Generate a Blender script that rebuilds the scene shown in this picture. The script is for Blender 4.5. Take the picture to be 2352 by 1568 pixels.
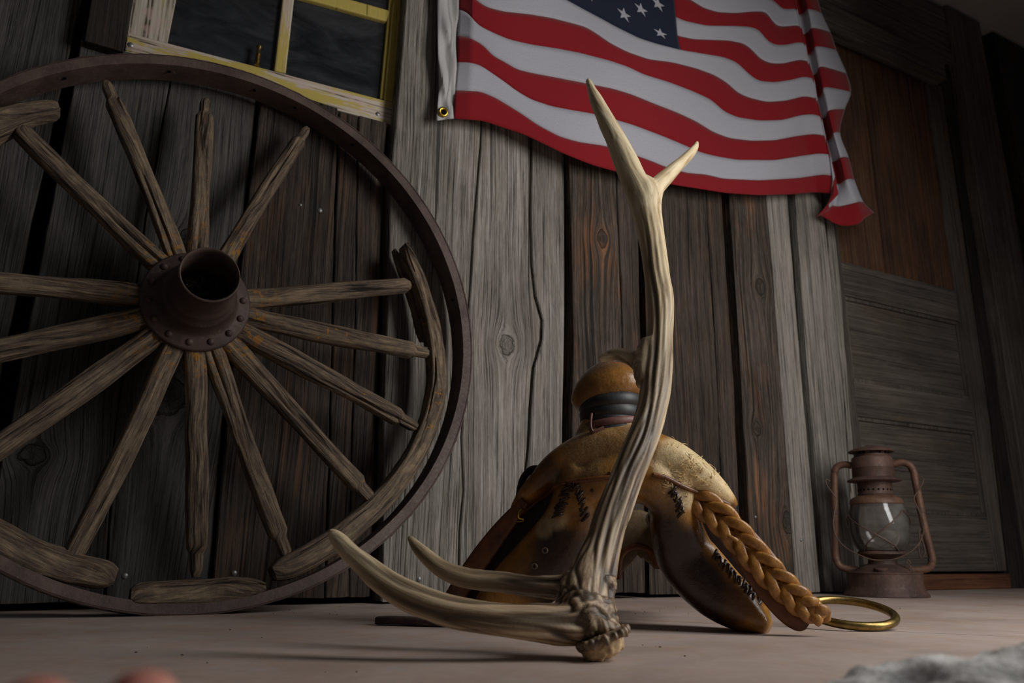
import bpy, bmesh, math, random
import numpy as np
from mathutils import Vector, Matrix, noise
from mathutils.bvhtree import BVHTree

random.seed(7)
V = Vector
scene = bpy.context.scene
for o in list(bpy.data.objects):
    bpy.data.objects.remove(o, do_unlink=True)
col = scene.collection

# ------------------------------------------------------------------ camera
IW, IH, FPX = 2352, 1568, 1832.5
D, CH = 1.6, 0.0983
PITCH, YAW, ROLL = 0.259475, 0.499117, 0.007455
CAM = V((0, -D, CH))
FW = V((math.sin(YAW) * math.cos(PITCH), math.cos(YAW) * math.cos(PITCH), math.sin(PITCH)))
RT0 = V((math.cos(YAW), -math.sin(YAW), 0))
UP0 = RT0.cross(FW)
RT = RT0 * math.cos(ROLL) + UP0 * math.sin(ROLL)
UP = UP0 * math.cos(ROLL) - RT0 * math.sin(ROLL)
cd = bpy.data.cameras.new('camera')
cd.sensor_width = 36
cd.lens = FPX / IW * 36
cd.clip_start = 0.01
cd.dof.use_dof = True
cd.dof.focus_distance = 1.15
cd.dof.aperture_fstop = 8.0
cam = bpy.data.objects.new('camera', cd)
M = Matrix((RT, UP, -FW)).transposed().to_4x4()
M.translation = CAM
cam.matrix_world = M
col.objects.link(cam)
scene.camera = cam

# ------------------------------------------------------------------ world, daylight, exposure
w = bpy.data.worlds.new('world')
scene.world = w
w.use_nodes = True
w.node_tree.nodes['Background'].inputs[0].default_value = (0.80, 0.88, 1.0, 1)
w.node_tree.nodes['Background'].inputs[1].default_value = 0.042


def area_light(name, loc, target, sx, sy, power, color):
    l = bpy.data.lights.new(name, 'AREA')
    l.shape = 'RECTANGLE'
    l.size, l.size_y = sx, sy
    l.energy = power
    l.color = color
    o = bpy.data.objects.new(name, l)
    o.location = loc
    d = V(target) - V(loc)
    o.rotation_euler = d.to_track_quat('-Z', 'Y').to_euler()
    col.objects.link(o)
    return o


# daylight through the open doorway on the viewer's right
area_light('doorway_daylight', (1.55, -1.62, 0.92), (0.78, -0.68, 0.12), 0.55, 1.3, 23.5, (1.0, 0.985, 0.965))
scene.view_settings.view_transform = 'Standard'
scene.view_settings.look = 'None'
scene.view_settings.exposure = 0.0
scene.view_settings.gamma = 1.0
scene.view_settings.use_curve_mapping = False


# ------------------------------------------------------------------ rays of the survey camera
def ray(px, py):
    return FW + RT * ((px - IW / 2) / FPX) - UP * ((py - IH / 2) / FPX)


def on_wall(px, py, y=0.0):
    d = ray(px, py)
    return CAM + d * ((y - CAM.y) / d.y)


def on_floor(px, py, z=0.0):
    d = ray(px, py)
    return CAM + d * ((z - CAM.z) / d.z)


def at_depth(px, py, t):
    return CAM + ray(px, py) * t


def on_plane(px, py, p, n):
    d = ray(px, py)
    return CAM + d * ((p - CAM).dot(n) / d.dot(n))


def lin(h):
    h = h.lstrip('#')
    c = [int(h[i:i + 2], 16) / 255 for i in (0, 2, 4)]
    return tuple((x / 12.92 if x <= 0.04045 else ((x + 0.055) / 1.055) ** 2.4) for x in c) + (1,)


# ------------------------------------------------------------------ node helper
class NT:
    def __init__(self, name):
        self.mat = bpy.data.materials.new(name)
        self.mat.use_nodes = True
        self.t = self.mat.node_tree
        self.b = self.t.nodes['Principled BSDF']

    def node(self, kind, **kw):
        n = self.t.nodes.new(kind)
        for k, v in kw.items():
            setattr(n, k, v)
        return n

    def put(self, sock, v):
        if isinstance(v, bpy.types.NodeSocket):
            self.t.links.new(v, sock)
        else:
            sock.default_value = v

    def m(self, op, a, b=0.0, c=0.0, clamp=False):
        n = self.node('ShaderNodeMath', operation=op, use_clamp=clamp)
        self.put(n.inputs[0], a)
        self.put(n.inputs[1], b)
        self.put(n.inputs[2], c)
        return n.outputs[0]

    def xyz(self, v):
        n = self.node('ShaderNodeSeparateXYZ')
        self.put(n.inputs[0], v)
        return n.outputs

    def vec(self, x, y, z):
        n = self.node('ShaderNodeCombineXYZ')
        for i, s in enumerate((x, y, z)):
            self.put(n.inputs[i], s)
        return n.outputs[0]

    def noise(self, v, scale, detail=4, rough=0.6, dist=0.0):
        n = self.node('ShaderNodeTexNoise')
        self.put(n.inputs['Vector'], v)
        n.inputs['Scale'].default_value = scale
        n.inputs['Detail'].default_value = detail
        n.inputs['Roughness'].default_value = rough
        n.inputs['Distortion'].default_value = dist
        return n.outputs['Fac']

    def voro(self, v, scale, feature='F1'):
        n = self.node('ShaderNodeTexVoronoi', feature=feature)
        self.put(n.inputs['Vector'], v)
        n.inputs['Scale'].default_value = scale
        return n.outputs['Distance']

    def ramp(self, f, stops):
        n = self.node('ShaderNodeValToRGB')
        self.put(n.inputs[0], f)
        e = n.color_ramp.elements
        while len(e) < len(stops):
            e.new(0.5)
        for el, (p, c) in zip(e, stops):
            el.position = p
            el.color = c if not isinstance(c, (int, float)) else (c, c, c, 1)
        return n.outputs[0]

    def mix(self, f, a, b, mode='MIX'):
        n = self.node('ShaderNodeMix', data_type='RGBA', blend_type=mode)
        self.put(n.inputs[0], f)
        self.put(n.inputs[6], a)
        self.put(n.inputs[7], b)
        return n.outputs[2]

    def obj(self):
        return self.node('ShaderNodeTexCoord').outputs['Object']

    def rnd(self):
        return self.node('ShaderNodeObjectInfo').outputs['Random']

    def attr(self, name, out='Vector'):
        return self.node('ShaderNodeAttribute', attribute_name=name).outputs[out]

    def bump(self, h, strength, dist, normal=None):
        n = self.node('ShaderNodeBump')
        n.inputs['Strength'].default_value = strength
        n.inputs['Distance'].default_value = dist
        self.put(n.inputs['Height'], h)
        if normal is not None:
            self.put(n.inputs['Normal'], normal)
        return n.outputs[0]

    def out(self, color=None, rough=0.6, metal=0.0, normal=None, spec=0.5, **kw):
        if color is not None:
            self.put(self.b.inputs['Base Color'], color)
        self.put(self.b.inputs['Roughness'], rough)
        self.put(self.b.inputs['Metallic'], metal)
        self.put(self.b.inputs['Specular IOR Level'], spec)
        if normal is not None:
            self.put(self.b.inputs['Normal'], normal)
        for k, v in kw.items():
            self.put(self.b.inputs[k], v)
        return self.mat


# ------------------------------------------------------------------ materials
def board_wood(name, dark, mid, light, warm, warm_amt=0.3, fine=110.0, knots=(), crack=0.5, spec=0.25, axis='z'):
    """weathered sawn board, grain along the given axis; knots = (x, z, radius, stretch)"""
    n = NT(name)
    X, Y, Z = n.xyz(n.obj())[:3]
    if axis == 'x':
        X, Z = Z, X
    r = n.rnd()
    gx = X
    inside = None
    kw1 = n.noise(n.vec(X, 1.0, Z), 45, 3, 0.6) if knots else 0.5
    kw2 = n.noise(n.vec(X, 5.0, Z), 45, 3, 0.6) if knots else 0.5
    for kx, kz, ka, ks in knots:
        dx = n.m('ADD', n.m('SUBTRACT', X, kx), n.m('MULTIPLY', n.m('SUBTRACT', kw1, 0.5), ka * 0.9))
        dz = n.m('ADD', n.m('DIVIDE', n.m('SUBTRACT', Z, kz), ks), n.m('MULTIPLY', n.m('SUBTRACT', kw2, 0.5), ka * 0.9))
        r2 = n.m('ADD', n.m('MULTIPLY', dx, dx), n.m('MULTIPLY', dz, dz))
        fl = n.m('DIVIDE', n.m('MULTIPLY', dx, ka * ka * 1.6), n.m('ADD', r2, ka * ka * 0.5))
        gx = n.m('SUBTRACT', gx, fl)
        k = n.m('SUBTRACT', 1.0, n.m('DIVIDE', n.m('SQRT', r2), ka), clamp=True)
        inside = k if inside is None else n.m('MAXIMUM', inside, k)
    oz = n.m('ADD', Z, n.m('MULTIPLY', r, 37.0))
    warp = n.noise(n.vec(n.m('MULTIPLY', gx, 6.0), r, n.m('MULTIPLY', oz, 1.6)), 1.0, 2, 0.5)
    gx = n.m('ADD', gx, n.m('MULTIPLY', n.m('SUBTRACT', warp, 0.5), 0.03))
    gv = n.vec(gx, n.m('MULTIPLY', Y, 0.6), n.m('MULTIPLY', oz, 0.013))
    n1 = n.noise(gv, fine * 3.6, 5, 0.65)
    n2 = n.noise(n.vec(gx, n.m('ADD', Y, 3.1), n.m('MULTIPLY', oz, 0.016)), 105, 5, 0.66)
    n3 = n.noise(n.vec(X, Y, n.m('MULTIPLY', oz, 0.35)), 9, 4, 0.6)
    cr = n.noise(n.vec(gx, n.m('ADD', Y, 7.7), n.m('MULTIPLY', oz, 0.009)), 105, 3, 0.6)
    fib = n.noise(n.vec(gx, Y, n.m('MULTIPLY', oz, 0.12)), 300, 3, 0.7)
    g = n.m('ADD', n.m('ADD', n.m('MULTIPLY', n1, 0.45), n.m('MULTIPLY', n2, 0.35)), n.m('MULTIPLY', fib, 0.2))
    c = n.ramp(g, [(0.37, lin(dark)), (0.5, lin(mid)), (0.62, lin(light))])
    wm = n.m('MULTIPLY', n.ramp(n3, [(0.5, 0.0), (0.68, 1.0)]), n.ramp(n2, [(0.42, 0.0), (0.6, 1.0)]))
    c = n.mix(n.m('MULTIPLY', wm, warm_amt), c, lin(warm))
    blot = n.ramp(n.noise(n.vec(X, Y, n.m('MULTIPLY', oz, 0.5)), 5, 5, 0.6), [(0.3, 0.58), (0.62, 1.1)])
    c = n.mix(1.0, c, blot, 'MULTIPLY')
    ck = n.ramp(cr, [(0.335, 1.0), (0.37, 0.0)])
    fine_ck = n.ramp(n1, [(0.33, 1.0), (0.42, 0.0)])
    ckm = n.m('MAXIMUM', n.m('MULTIPLY', ck, crack), n.m('MULTIPLY', fine_ck, 0.55 * crack))
    c = n.mix(ckm, c, lin('#0d0b0a'))
    h = n.m('SUBTRACT', n.m('ADD', n.m('MULTIPLY', n1, 0.8), n.m('ADD', n.m('MULTIPLY', n2, 0.5), n.m('MULTIPLY', fib, 0.25))), n.m('MULTIPLY', ckm, 1.1))
    if inside is not None:
        rings = n.noise(n.vec(n.m('MULTIPLY', inside, 3.0), X, Z), 6.0, 3, 0.6)
        kf = n.ramp(inside, [(0.0, 0.0), (0.08, 1.0)])
        edge = n.m('MULTIPLY', n.ramp(inside, [(0.02, 0.0), (0.07, 1.0)]), n.ramp(inside, [(0.1, 1.0), (0.22, 0.0)]))
        c = n.mix(n.m('MULTIPLY', kf, 0.6), c, n.ramp(rings, [(0.35, lin('#171310')), (0.65, lin(mid))]))
        c = n.mix(n.m('MULTIPLY', edge, 0.6), c, lin('#100d0b'))
        h = n.m('SUBTRACT', h, n.m('MULTIPLY', edge, 0.8))
    return n.out(c, 0.82, 0, n.bump(h, 1.0, 0.0022), spec)


def XZ(px, py, y=-0.04):
    p = on_wall(px, py, y)
    return p.x, p.z


def knot(px, py, a, s, y=-0.04):
    return XZ(px, py, y) + (a, s)


MAT = {}
MAT['grey'] = board_wood('grey_barnwood', '#47433f', '#827b73', '#a7a19a', '#877463', 0.3, 95,
                         [knot(1167, 790, 0.021, 1.25), knot(385, 900, 0.03, 1.3), knot(60, 1045, 0.022, 0.8)], 0.75)
MAT['ash'] = board_wood('dark_grey_barnwood', '#2b2a28', '#4e4b47', '#65625c', '#574f47', 0.3, 110,
                        [knot(385, 905, 0.032, 1.3, 0), knot(75, 1045, 0.022, 0.8, 0), knot(430, 545, 0.014, 1.5, 0)], 0.6)
MAT['brown'] = board_wood('brown_barnwood', '#1d1916', '#473e37', '#6e6156', '#a0683f', 0.65, 120,
                          [knot(1383, 548, 0.016, 1.6, -.055), knot(1743, 660, 0.017, 1.6), knot(1735, 985, 0.014, 1.5),
                           knot(1805, 1200, 0.02, 1.6), knot(1790, 490, 0.018, 1.6)], 0.8)
MAT['umber'] = board_wood('dark_brown_barnwood', '#1e1916', '#3f3630', '#5b4f46', '#80573b', 0.55, 130, (), 0.8)
MAT['pale'] = board_wood('pale_grey_barnwood', '#57514b', '#8c857d', '#a9a39b', '#8a7868', 0.25, 100, (), 0.5)
MAT['door'] = board_wood('door_wood', '#36312c', '#574f48', '#69615a', '#665141', 0.4, 60, (), 0.25)
MAT['door_h'] = board_wood('door_rail_wood', '#36312c', '#574f48', '#69615a', '#665141', 0.4, 60, (), 0.25, axis='x')
MAT['slat'] = board_wood('door_slat_wood', '#33251b', '#593f2f', '#6d4d36', '#7a4f2c', 0.5, 70, (), 0.3)
MAT['dark_h'] = board_wood('dark_lintel_wood', '#332e2a', '#57504a', '#6b635b', '#54453a', 0.3, 70, (), 0.4, axis='x')
MAT['dark'] = board_wood('dark_jamb_wood', '#1b1715', '#2c2723', '#3a342f', '#4a3122', 0.4, 80, (), 0.5)
MAT['red_sill'] = board_wood('reddish_sill_wood', '#44291c', '#6d4630', '#80563c', '#8a5a3a', 0.4, 70, (), 0.3, axis='x')


def split_wood():
    n = NT('split_spoke_wood')
    U, Vv, _ = n.xyz(n.node('ShaderNodeUVMap').outputs[0])[:3]
    r = n.m('MULTIPLY', n.rnd(), 23.0)
    wob = n.noise(n.vec(n.m('MULTIPLY', U, 5.0), r, n.m('MULTIPLY', Vv, 8.0)), 1.0, 2)
    v2 = n.m('ADD', Vv, n.m('MULTIPLY', n.m('SUBTRACT', wob, 0.5), 0.02))
    n1 = n.noise(n.vec(v2, r, n.m('MULTIPLY', U, 0.06)), 420, 5, 0.65)
    n2 = n.noise(n.vec(v2, n.m('ADD', r, 5.0), n.m('MULTIPLY', U, 0.05)), 130, 4, 0.62)
    n3 = n.noise(n.vec(Vv, r, U), 38, 5, 0.7)
    g = n.m('ADD', n.m('MULTIPLY', n1, 0.5), n.m('MULTIPLY', n2, 0.5))
    c = n.ramp(g, [(0.32, lin('#1d1713')), (0.46, lin('#5a4c41')), (0.57, lin('#86745f')), (0.7, lin('#a08b70'))])
    c = n.mix(n.ramp(n3, [(0.35, 0.5), (0.55, 0.0)]), c, lin('#4d4540'))
    lich = n.m('MULTIPLY', n.ramp(n.noise(n.vec(Vv, r, U), 95, 3, 0.6), [(0.62, 0.0), (0.66, 1.0)]),
               n.ramp(n.noise(n.vec(Vv, n.m('ADD', r, 9.0), U), 14, 2), [(0.58, 0.0), (0.66, 1.0)]))
    near = n.m('MULTIPLY', n.ramp(n.noise(n.vec(Vv, r, U), 75, 3, 0.6), [(0.54, 0.0), (0.6, 1.0)]),
               n.ramp(U, [(0.045, 0.8), (0.10, 0.0)]))
    lc = n.mix(n.noise(n.vec(Vv, r, U), 60), lin('#a85a1e'), lin('#8f7a2c'))
    c = n.mix(n.m('MAXIMUM', lich, near), c, lc)
    ck = n.ramp(n2, [(0.34, 1.0), (0.42, 0.0)])
    c = n.mix(n.m('MULTIPLY', ck, 0.8), c, lin('#0d0a08'))
    h = n.m('ADD', n.m('ADD', n1, n.m('MULTIPLY', n2, 1.2)), n.m('MULTIPLY', n3, 0.5))
    return n.out(c, 0.85, 0, n.bump(h, 1.0, 0.003), 0.2)


MAT['spoke'] = split_wood()


def iron(name, a, b, rough=0.55, bump=0.4, spec=0.4):
    n = NT(name)
    p = n.obj()
    n1 = n.noise(p, 14, 5, 0.65)
    n2 = n.noise(p, 160, 4, 0.6)
    c = n.ramp(n1, [(0.35, lin(a)), (0.65, lin(b))])
    c = n.mix(n.ramp(n2, [(0.62, 0.0), (0.72, 0.45)]), c, lin('#7b6a62'))
    return n.out(c, n.ramp(n2, [(0.3, rough - 0.1), (0.7, rough + 0.15)]), 0.15, n.bump(n2, bump, 0.0012), spec)


MAT['iron'] = iron('rusted_tire_iron', '#41332e', '#5b4a44')
MAT['hub'] = iron('rusted_hub_iron', '#3c2f2b', '#56463f', 0.6, 0.3)
MAT['rust'] = iron('rusted_lantern_tin', '#3f302b', '#61483e', 0.6, 0.5)
MAT['rust_lt'] = iron('rusted_tube_tin', '#4b352c', '#71523f', 0.55, 0.4)
MAT['wire'] = iron('rusted_wire', '#4a3a33', '#6b5448', 0.5, 0.2)


def plain(name, c, rough=0.6, metal=0.0, spec=0.5, nz=0.0, scale=60):
    n = NT(name)
    cc = lin(c)
    if nz:
        f = n.noise(n.obj(), scale, 4, 0.6)
        d = tuple(x * (1 - nz) for x in cc[:3]) + (1,)
        l = tuple(min(1, x * (1 + nz)) for x in cc[:3]) + (1,)
        return n.out(n.ramp(f, [(0.35, d), (0.65, l)]), rough, metal, n.bump(f, 0.3, 0.001), spec)
    return n.out(cc, rough, metal, None, spec)


MAT['black'] = plain('dark_gap', '#0b0a09', 0.95, 0, 0.1, 0.3, 20)
MAT['nail'] = plain('grey_nail', '#8a8988', 0.4, 0.6, 0.5, 0.3, 300)
MAT['brass'] = plain('old_brass', '#8c7646', 0.36, 1.0, 0.5, 0.25, 90)
MAT['grommet'] = plain('bright_brass', '#c9a545', 0.25, 1.0, 0.5, 0.1, 90)
MAT['rubber'] = plain('black_rubber', '#2a2b2d', 0.5, 0, 0.45, 0.2, 120)
MAT['nest'] = plain('dry_dirt', '#4a4440', 0.95, 0, 0.2, 0.5, 90)


def paint(name, yellow_lo, yellow_hi, bare='#b9a893', yellow='#b8a555', axis='x'):
    n = NT(name)
    X, Y, Z = n.xyz(n.obj())[:3]
    a, b = (Z, X) if axis == 'x' else (X, Z)
    gv = n.vec(a, Y, n.m('MULTIPLY', b, 0.12))
    n1 = n.noise(gv, 30, 5, 0.65)
    n2 = n.noise(n.vec(a, Y, n.m('MULTIPLY', b, 0.03)), 130, 4, 0.6)
    pk = n.noise(n.vec(X, n.m('ADD', Y, 4.0), Z), 22, 3, 0.6)
    bare_c = n.ramp(n2, [(0.36, lin('#4b4136')), (0.45, lin(bare)), (0.65, lin('#c9c0b4'))])
    bare_c = n.mix(n.ramp(pk, [(0.5, 0.0), (0.6, 0.5)]), bare_c, lin('#c4aaa2'))
    yc = n.mix(n.ramp(n2, [(0.3, 1.0), (0.38, 0.0)]), lin(yellow), lin('#6b5a2a'))
    f = n.ramp(n1, [(yellow_lo, 0.0), (yellow_hi, 1.0)])
    c = n.mix(f, bare_c, yc)
    return n.out(c, 0.6, 0, n.bump(n.m('ADD', n.m('MULTIPLY', f, 0.6), n2), 0.5, 0.0012), 0.3)


MAT['paint_rail'] = paint('peeling_yellow_paint_rail', 0.53, 0.56)
MAT['paint_stile'] = paint('yellow_paint_stile', 0.2, 0.3, axis='z')
MAT['paint_bare'] = paint('worn_white_stile', 0.58, 0.66, axis='z', bare='#a39a88')
MAT['paint_muntin'] = paint('worn_muntin', 0.5, 0.6, axis='z')


def glass_pane():
    n = NT('dusty_window_glass')
    p = n.obj()
    X, Y, Z = n.xyz(p)[:3]
    d1 = n.noise(n.vec(n.m('MULTIPLY', X, 0.5), Y, n.m('MULTIPLY', Z, 1.4)), 14, 5, 0.65, 0.6)
    c = n.ramp(d1, [(0.35, lin('#1b1c1e')), (0.7, lin('#35373a'))])
    return n.out(c, n.ramp(d1, [(0.3, 0.12), (0.7, 0.4)]), 0, None, 0.5)


MAT['pane'] = glass_pane()


def floor_mat():
    n = NT('worn_painted_floor')
    p = n.obj()
    n1 = n.noise(p, 3.5, 6, 0.65, 0.3)
    n2 = n.noise(p, 14, 6, 0.7)
    n3 = n.noise(p, 220, 3, 0.6)
    c = n.ramp(n1, [(0.3, lin('#968377')), (0.5, lin('#ab9a91')), (0.68, lin('#b8a89f'))])
    c = n.mix(n.ramp(n2, [(0.45, 0.0), (0.7, 0.55)]), c, lin('#9a7d68'))
    c = n.mix(n.ramp(n2, [(0.28, 0.5), (0.42, 0.0)]), c, lin('#a5a09e'))
    c = n.mix(n.ramp(n3, [(0.7, 0.0), (0.78, 0.5)]), c, lin('#4f443c'))
    return n.out(c, n.ramp(n2, [(0.3, 0.42), (0.7, 0.6)]), 0, n.bump(n.m('ADD', n2, n.m('MULTIPLY', n3, 0.25)), 0.25, 0.002), 0.4)


MAT['floor'] = floor_mat()
MAT['ceiling'] = plain('grey_ceiling_board', '#a5a19b', 0.9, 0, 0.2, 0.1, 3)


def cloth(name, c):
    n = NT(name)
    U, Vv, _ = n.xyz(n.node('ShaderNodeUVMap').outputs[0])[:3]
    wv = n.node('ShaderNodeTexChecker')
    n.put(wv.inputs['Vector'], n.vec(U, Vv, 0.0))
    wv.inputs['Scale'].default_value = 900
    wr = n.noise(n.vec(U, Vv, 0.0), 11, 4, 0.55, 0.8)
    fine = n.noise(n.vec(U, Vv, 0.0), 300, 2, 0.5)
    cc = lin(c)
    d = tuple(x * 0.86 for x in cc[:3]) + (1,)
    col_ = n.ramp(fine, [(0.3, d), (0.7, cc)])
    h = n.m('ADD', n.m('MULTIPLY', wr, 1.0), n.m('MULTIPLY', wv.outputs['Fac'], 0.03))
    return n.out(col_, 0.9, 0, n.bump(h, 0.35, 0.004), 0.15, **{'Sheen Weight': 0.15})


MAT['flag_red'] = cloth('flag_red_cotton', '#86171f')
MAT['flag_white'] = cloth('flag_white_cotton', '#acacb3')
MAT['flag_blue'] = cloth('flag_navy_cotton', '#1c2236')
MAT['flag_band'] = cloth('flag_header_canvas', '#b9b7b6')


def antler_mat():
    n = NT('antler_bone')
    g = n.attr('grain')
    X, Y, Z = n.xyz(g)[:3]
    tone = n.attr('tone', 'Fac')
    hol = n.attr('hollow', 'Fac')
    gv = n.vec(X, Y, n.m('MULTIPLY', Z, 0.07))
    n1 = n.noise(gv, 260, 4, 0.6)
    n2 = n.noise(gv, 90, 4, 0.6, 0.4)
    n3 = n.noise(n.obj(), 13, 4, 0.6)
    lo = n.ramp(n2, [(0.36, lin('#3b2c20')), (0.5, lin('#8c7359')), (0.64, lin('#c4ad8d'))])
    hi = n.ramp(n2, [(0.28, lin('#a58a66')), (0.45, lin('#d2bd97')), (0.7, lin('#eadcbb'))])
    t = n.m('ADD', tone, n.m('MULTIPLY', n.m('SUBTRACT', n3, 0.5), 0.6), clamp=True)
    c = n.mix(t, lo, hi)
    c = n.mix(n.ramp(n1, [(0.28, 0.5), (0.4, 0.0)]), c, lin('#6b543c'))
    c = n.mix(n.m('MULTIPLY', hol, 0.8), c, lin('#2e2117'))
    h = n.m('ADD', n.m('MULTIPLY', n1, 0.35), n2)
    return n.out(c, 0.5, 0, n.bump(h, 0.6, 0.0016), 0.4)


MAT['antler'] = antler_mat()
MAT['burr'] = plain('dark_burr_bone', '#7d6850', 0.4, 0, 0.5, 0.45, 120)
MAT['pedicle'] = plain('pale_spongy_bone', '#bb9f7a', 0.8, 0, 0.2, 0.4, 90)


def rawhide():
    n = NT('rawhide')
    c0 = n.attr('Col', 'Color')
    p = n.obj()
    n1 = n.noise(p, 26, 5, 0.65)
    n2 = n.noise(p, 140, 4, 0.6)
    c = n.mix(1.0, c0, n.ramp(n1, [(0.3, 0.55), (0.7, 1.2)]), 'MULTIPLY')
    fuzz = n.attr('fuzz', 'Fac')
    fz = n.noise(p, 260, 4, 0.75, 1.5)
    c = n.mix(n.m('MULTIPLY', fuzz, n.ramp(fz, [(0.45, 0.0), (0.62, 1.0)])), c, lin('#e6cf9e'))
    rough = n.m('ADD', n.ramp(n2, [(0.3, 0.22), (0.7, 0.42)]), n.m('MULTIPLY', fuzz, 0.4))
    h = n.m('ADD', n1, n.m('ADD', n.m('MULTIPLY', n2, 0.25), n.m('MULTIPLY', n.m('MULTIPLY', fz, fuzz), 0.9)))
    return n.out(c, rough, 0, n.bump(h, 0.5, 0.004), 0.5, **{'Coat Weight': 0.12, 'Coat Roughness': 0.25})


MAT['rawhide'] = rawhide()


def leather(name, a, b, rough=0.38, scale=40):
    n = NT(name)
    p = n.obj()
    n1 = n.noise(p, scale, 5, 0.65)
    n2 = n.noise(p, scale * 6, 3, 0.6)
    c = n.ramp(n1, [(0.32, lin(a)), (0.68, lin(b))])
    return n.out(c, n.ramp(n2, [(0.3, rough - 0.08), (0.7, rough + 0.15)]), 0, n.bump(n.m('ADD', n1, n.m('MULTIPLY', n2, 0.3)), 0.4, 0.002), 0.5)


MAT['braid'] = leather('honey_rawhide', '#74491c', '#b47f3a', 0.30, 70)
MAT['strap'] = leather('amber_leather', '#4a2812', '#7c4a20', 0.4)
MAT['dark_leather'] = leather('dark_brown_leather', '#1f120d', '#38221a', 0.5)
MAT['lace'] = leather('dark_lace', '#1c120c', '#3c281b', 0.3, 120)
MAT['horn_strap'] = leather('reddish_brown_strap', '#5c3a32', '#7a5148', 0.5)
MAT['cantle'] = leather('tan_rawhide', '#463522', '#6f5a3c', 0.55, 30)
MAT['eyelet'] = plain('grey_eyelet', '#64574b', 0.4, 0.4, 0.5, 0.2, 200)


def globe_mat():
    n = NT('dusty_lantern_glass')
    p = n.obj()
    d = n.noise(p, 30, 5, 0.65)
    Z = n.xyz(p)[2]
    dust = n.ramp(d, [(0.3, 0.10), (0.75, 0.32)])
    g = n.node('ShaderNodeBsdfGlass')
    g.inputs['Roughness'].default_value = 0.0
    g.inputs['IOR'].default_value = 1.12
    tr = n.node('ShaderNodeBsdfTransparent')
    gl = n.node('ShaderNodeBsdfGlossy')
    gl.inputs['Roughness'].default_value = 0.06
    df = n.node('ShaderNodeBsdfDiffuse')
    df.inputs['Color'].default_value = lin('#8c8780')
    fr = n.node('ShaderNodeFresnel')
    fr.inputs['IOR'].default_value = 1.5
    m1 = n.node('ShaderNodeMixShader')
    n.put(m1.inputs[0], fr.outputs[0])
    n.put(m1.inputs[1], tr.outputs[0])
    n.put(m1.inputs[2], gl.outputs[0])
    m2 = n.node('ShaderNodeMixShader')
    n.put(m2.inputs[0], dust)
    n.put(m2.inputs[1], m1.outputs[0])
    n.put(m2.inputs[2], df.outputs[0])
    n.t.nodes.remove(g)
    n.t.links.new(m2.outputs[0], n.t.nodes['Material Output'].inputs['Surface'])
    return n.mat


MAT['globe'] = globe_mat()


def stone_mat():
    n = NT('grey_granite')
    p = n.obj()
    n1 = n.noise(p, 60, 5, 0.7)
    v = n.noise(p, 18, 5, 0.7)
    c = n.ramp(n.m('ADD', n.m('MULTIPLY', n1, 0.5), n.m('MULTIPLY', v, 0.5)),
               [(0.36, lin('#6d6a69')), (0.46, lin('#c4c1bc')), (0.58, lin('#eeece8'))])
    return n.out(c, 0.85, 0, n.bump(n1, 0.8, 0.004), 0.2)


MAT['stone'] = stone_mat()
sk = NT('skin')
MAT['skin'] = sk.out(sk.ramp(sk.noise(sk.obj(), 60, 4), [(0.3, lin('#a96a60')), (0.7, lin('#c98a7a'))]), 0.5, 0, None, 0.4,
                     **{'Subsurface Weight': 0.15})
MAT['nailskin'] = plain('fingernail', '#d8a498', 0.3, 0, 0.5)


# ------------------------------------------------------------------ object helpers
def empty(name, loc, label=None, cat=None, group=None, kind=None):
    o = bpy.data.objects.new(name, None)
    o.empty_display_size = 0.05
    o.location = loc
    col.objects.link(o)
    tag(o, label, cat, group, kind)
    return o


def tag(o, label=None, cat=None, group=None, kind=None):
    for k, v in (('label', label), ('category', cat), ('group', group), ('kind', kind)):
        if v:
            o[k] = v
    return o


def link(name, me, mat, parent=None, smooth=True):
    """a mesh made in world coordinates; under a parent it keeps its place"""
    if mat is not None:
        me.materials.clear()
        me.materials.append(mat)
    o = bpy.data.objects.new(name, me)
    col.objects.link(o)
    if parent is not None:
        o.parent = parent
        base = V((0, 0, 0))
        q = parent
        while q is not None:
            base += q.location
            q = q.parent
        me.transform(Matrix.Translation(-base))
    if smooth:
        me.set_sharp_from_angle(angle=math.radians(48))
        me.polygons.foreach_set('use_smooth', [True] * len(me.polygons))
    me.update()
    return o


def mesh(name, verts, faces, uvs=None):
    me = bpy.data.meshes.new(name)
    me.from_pydata([tuple(v) for v in verts], [], faces)
    if uvs is not None:
        ul = me.uv_layers.new(name='UVMap')
        lv = np.empty(len(me.loops), np.int32)
        me.loops.foreach_get('vertex_index', lv)
        ul.data.foreach_set('uv', np.asarray(uvs, np.float32)[lv].ravel())
    me.update()
    return me


def mk(name, vf, mat, parent=None, smooth=True):
    return link(name, mesh(name, *vf), mat, parent, smooth)


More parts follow.
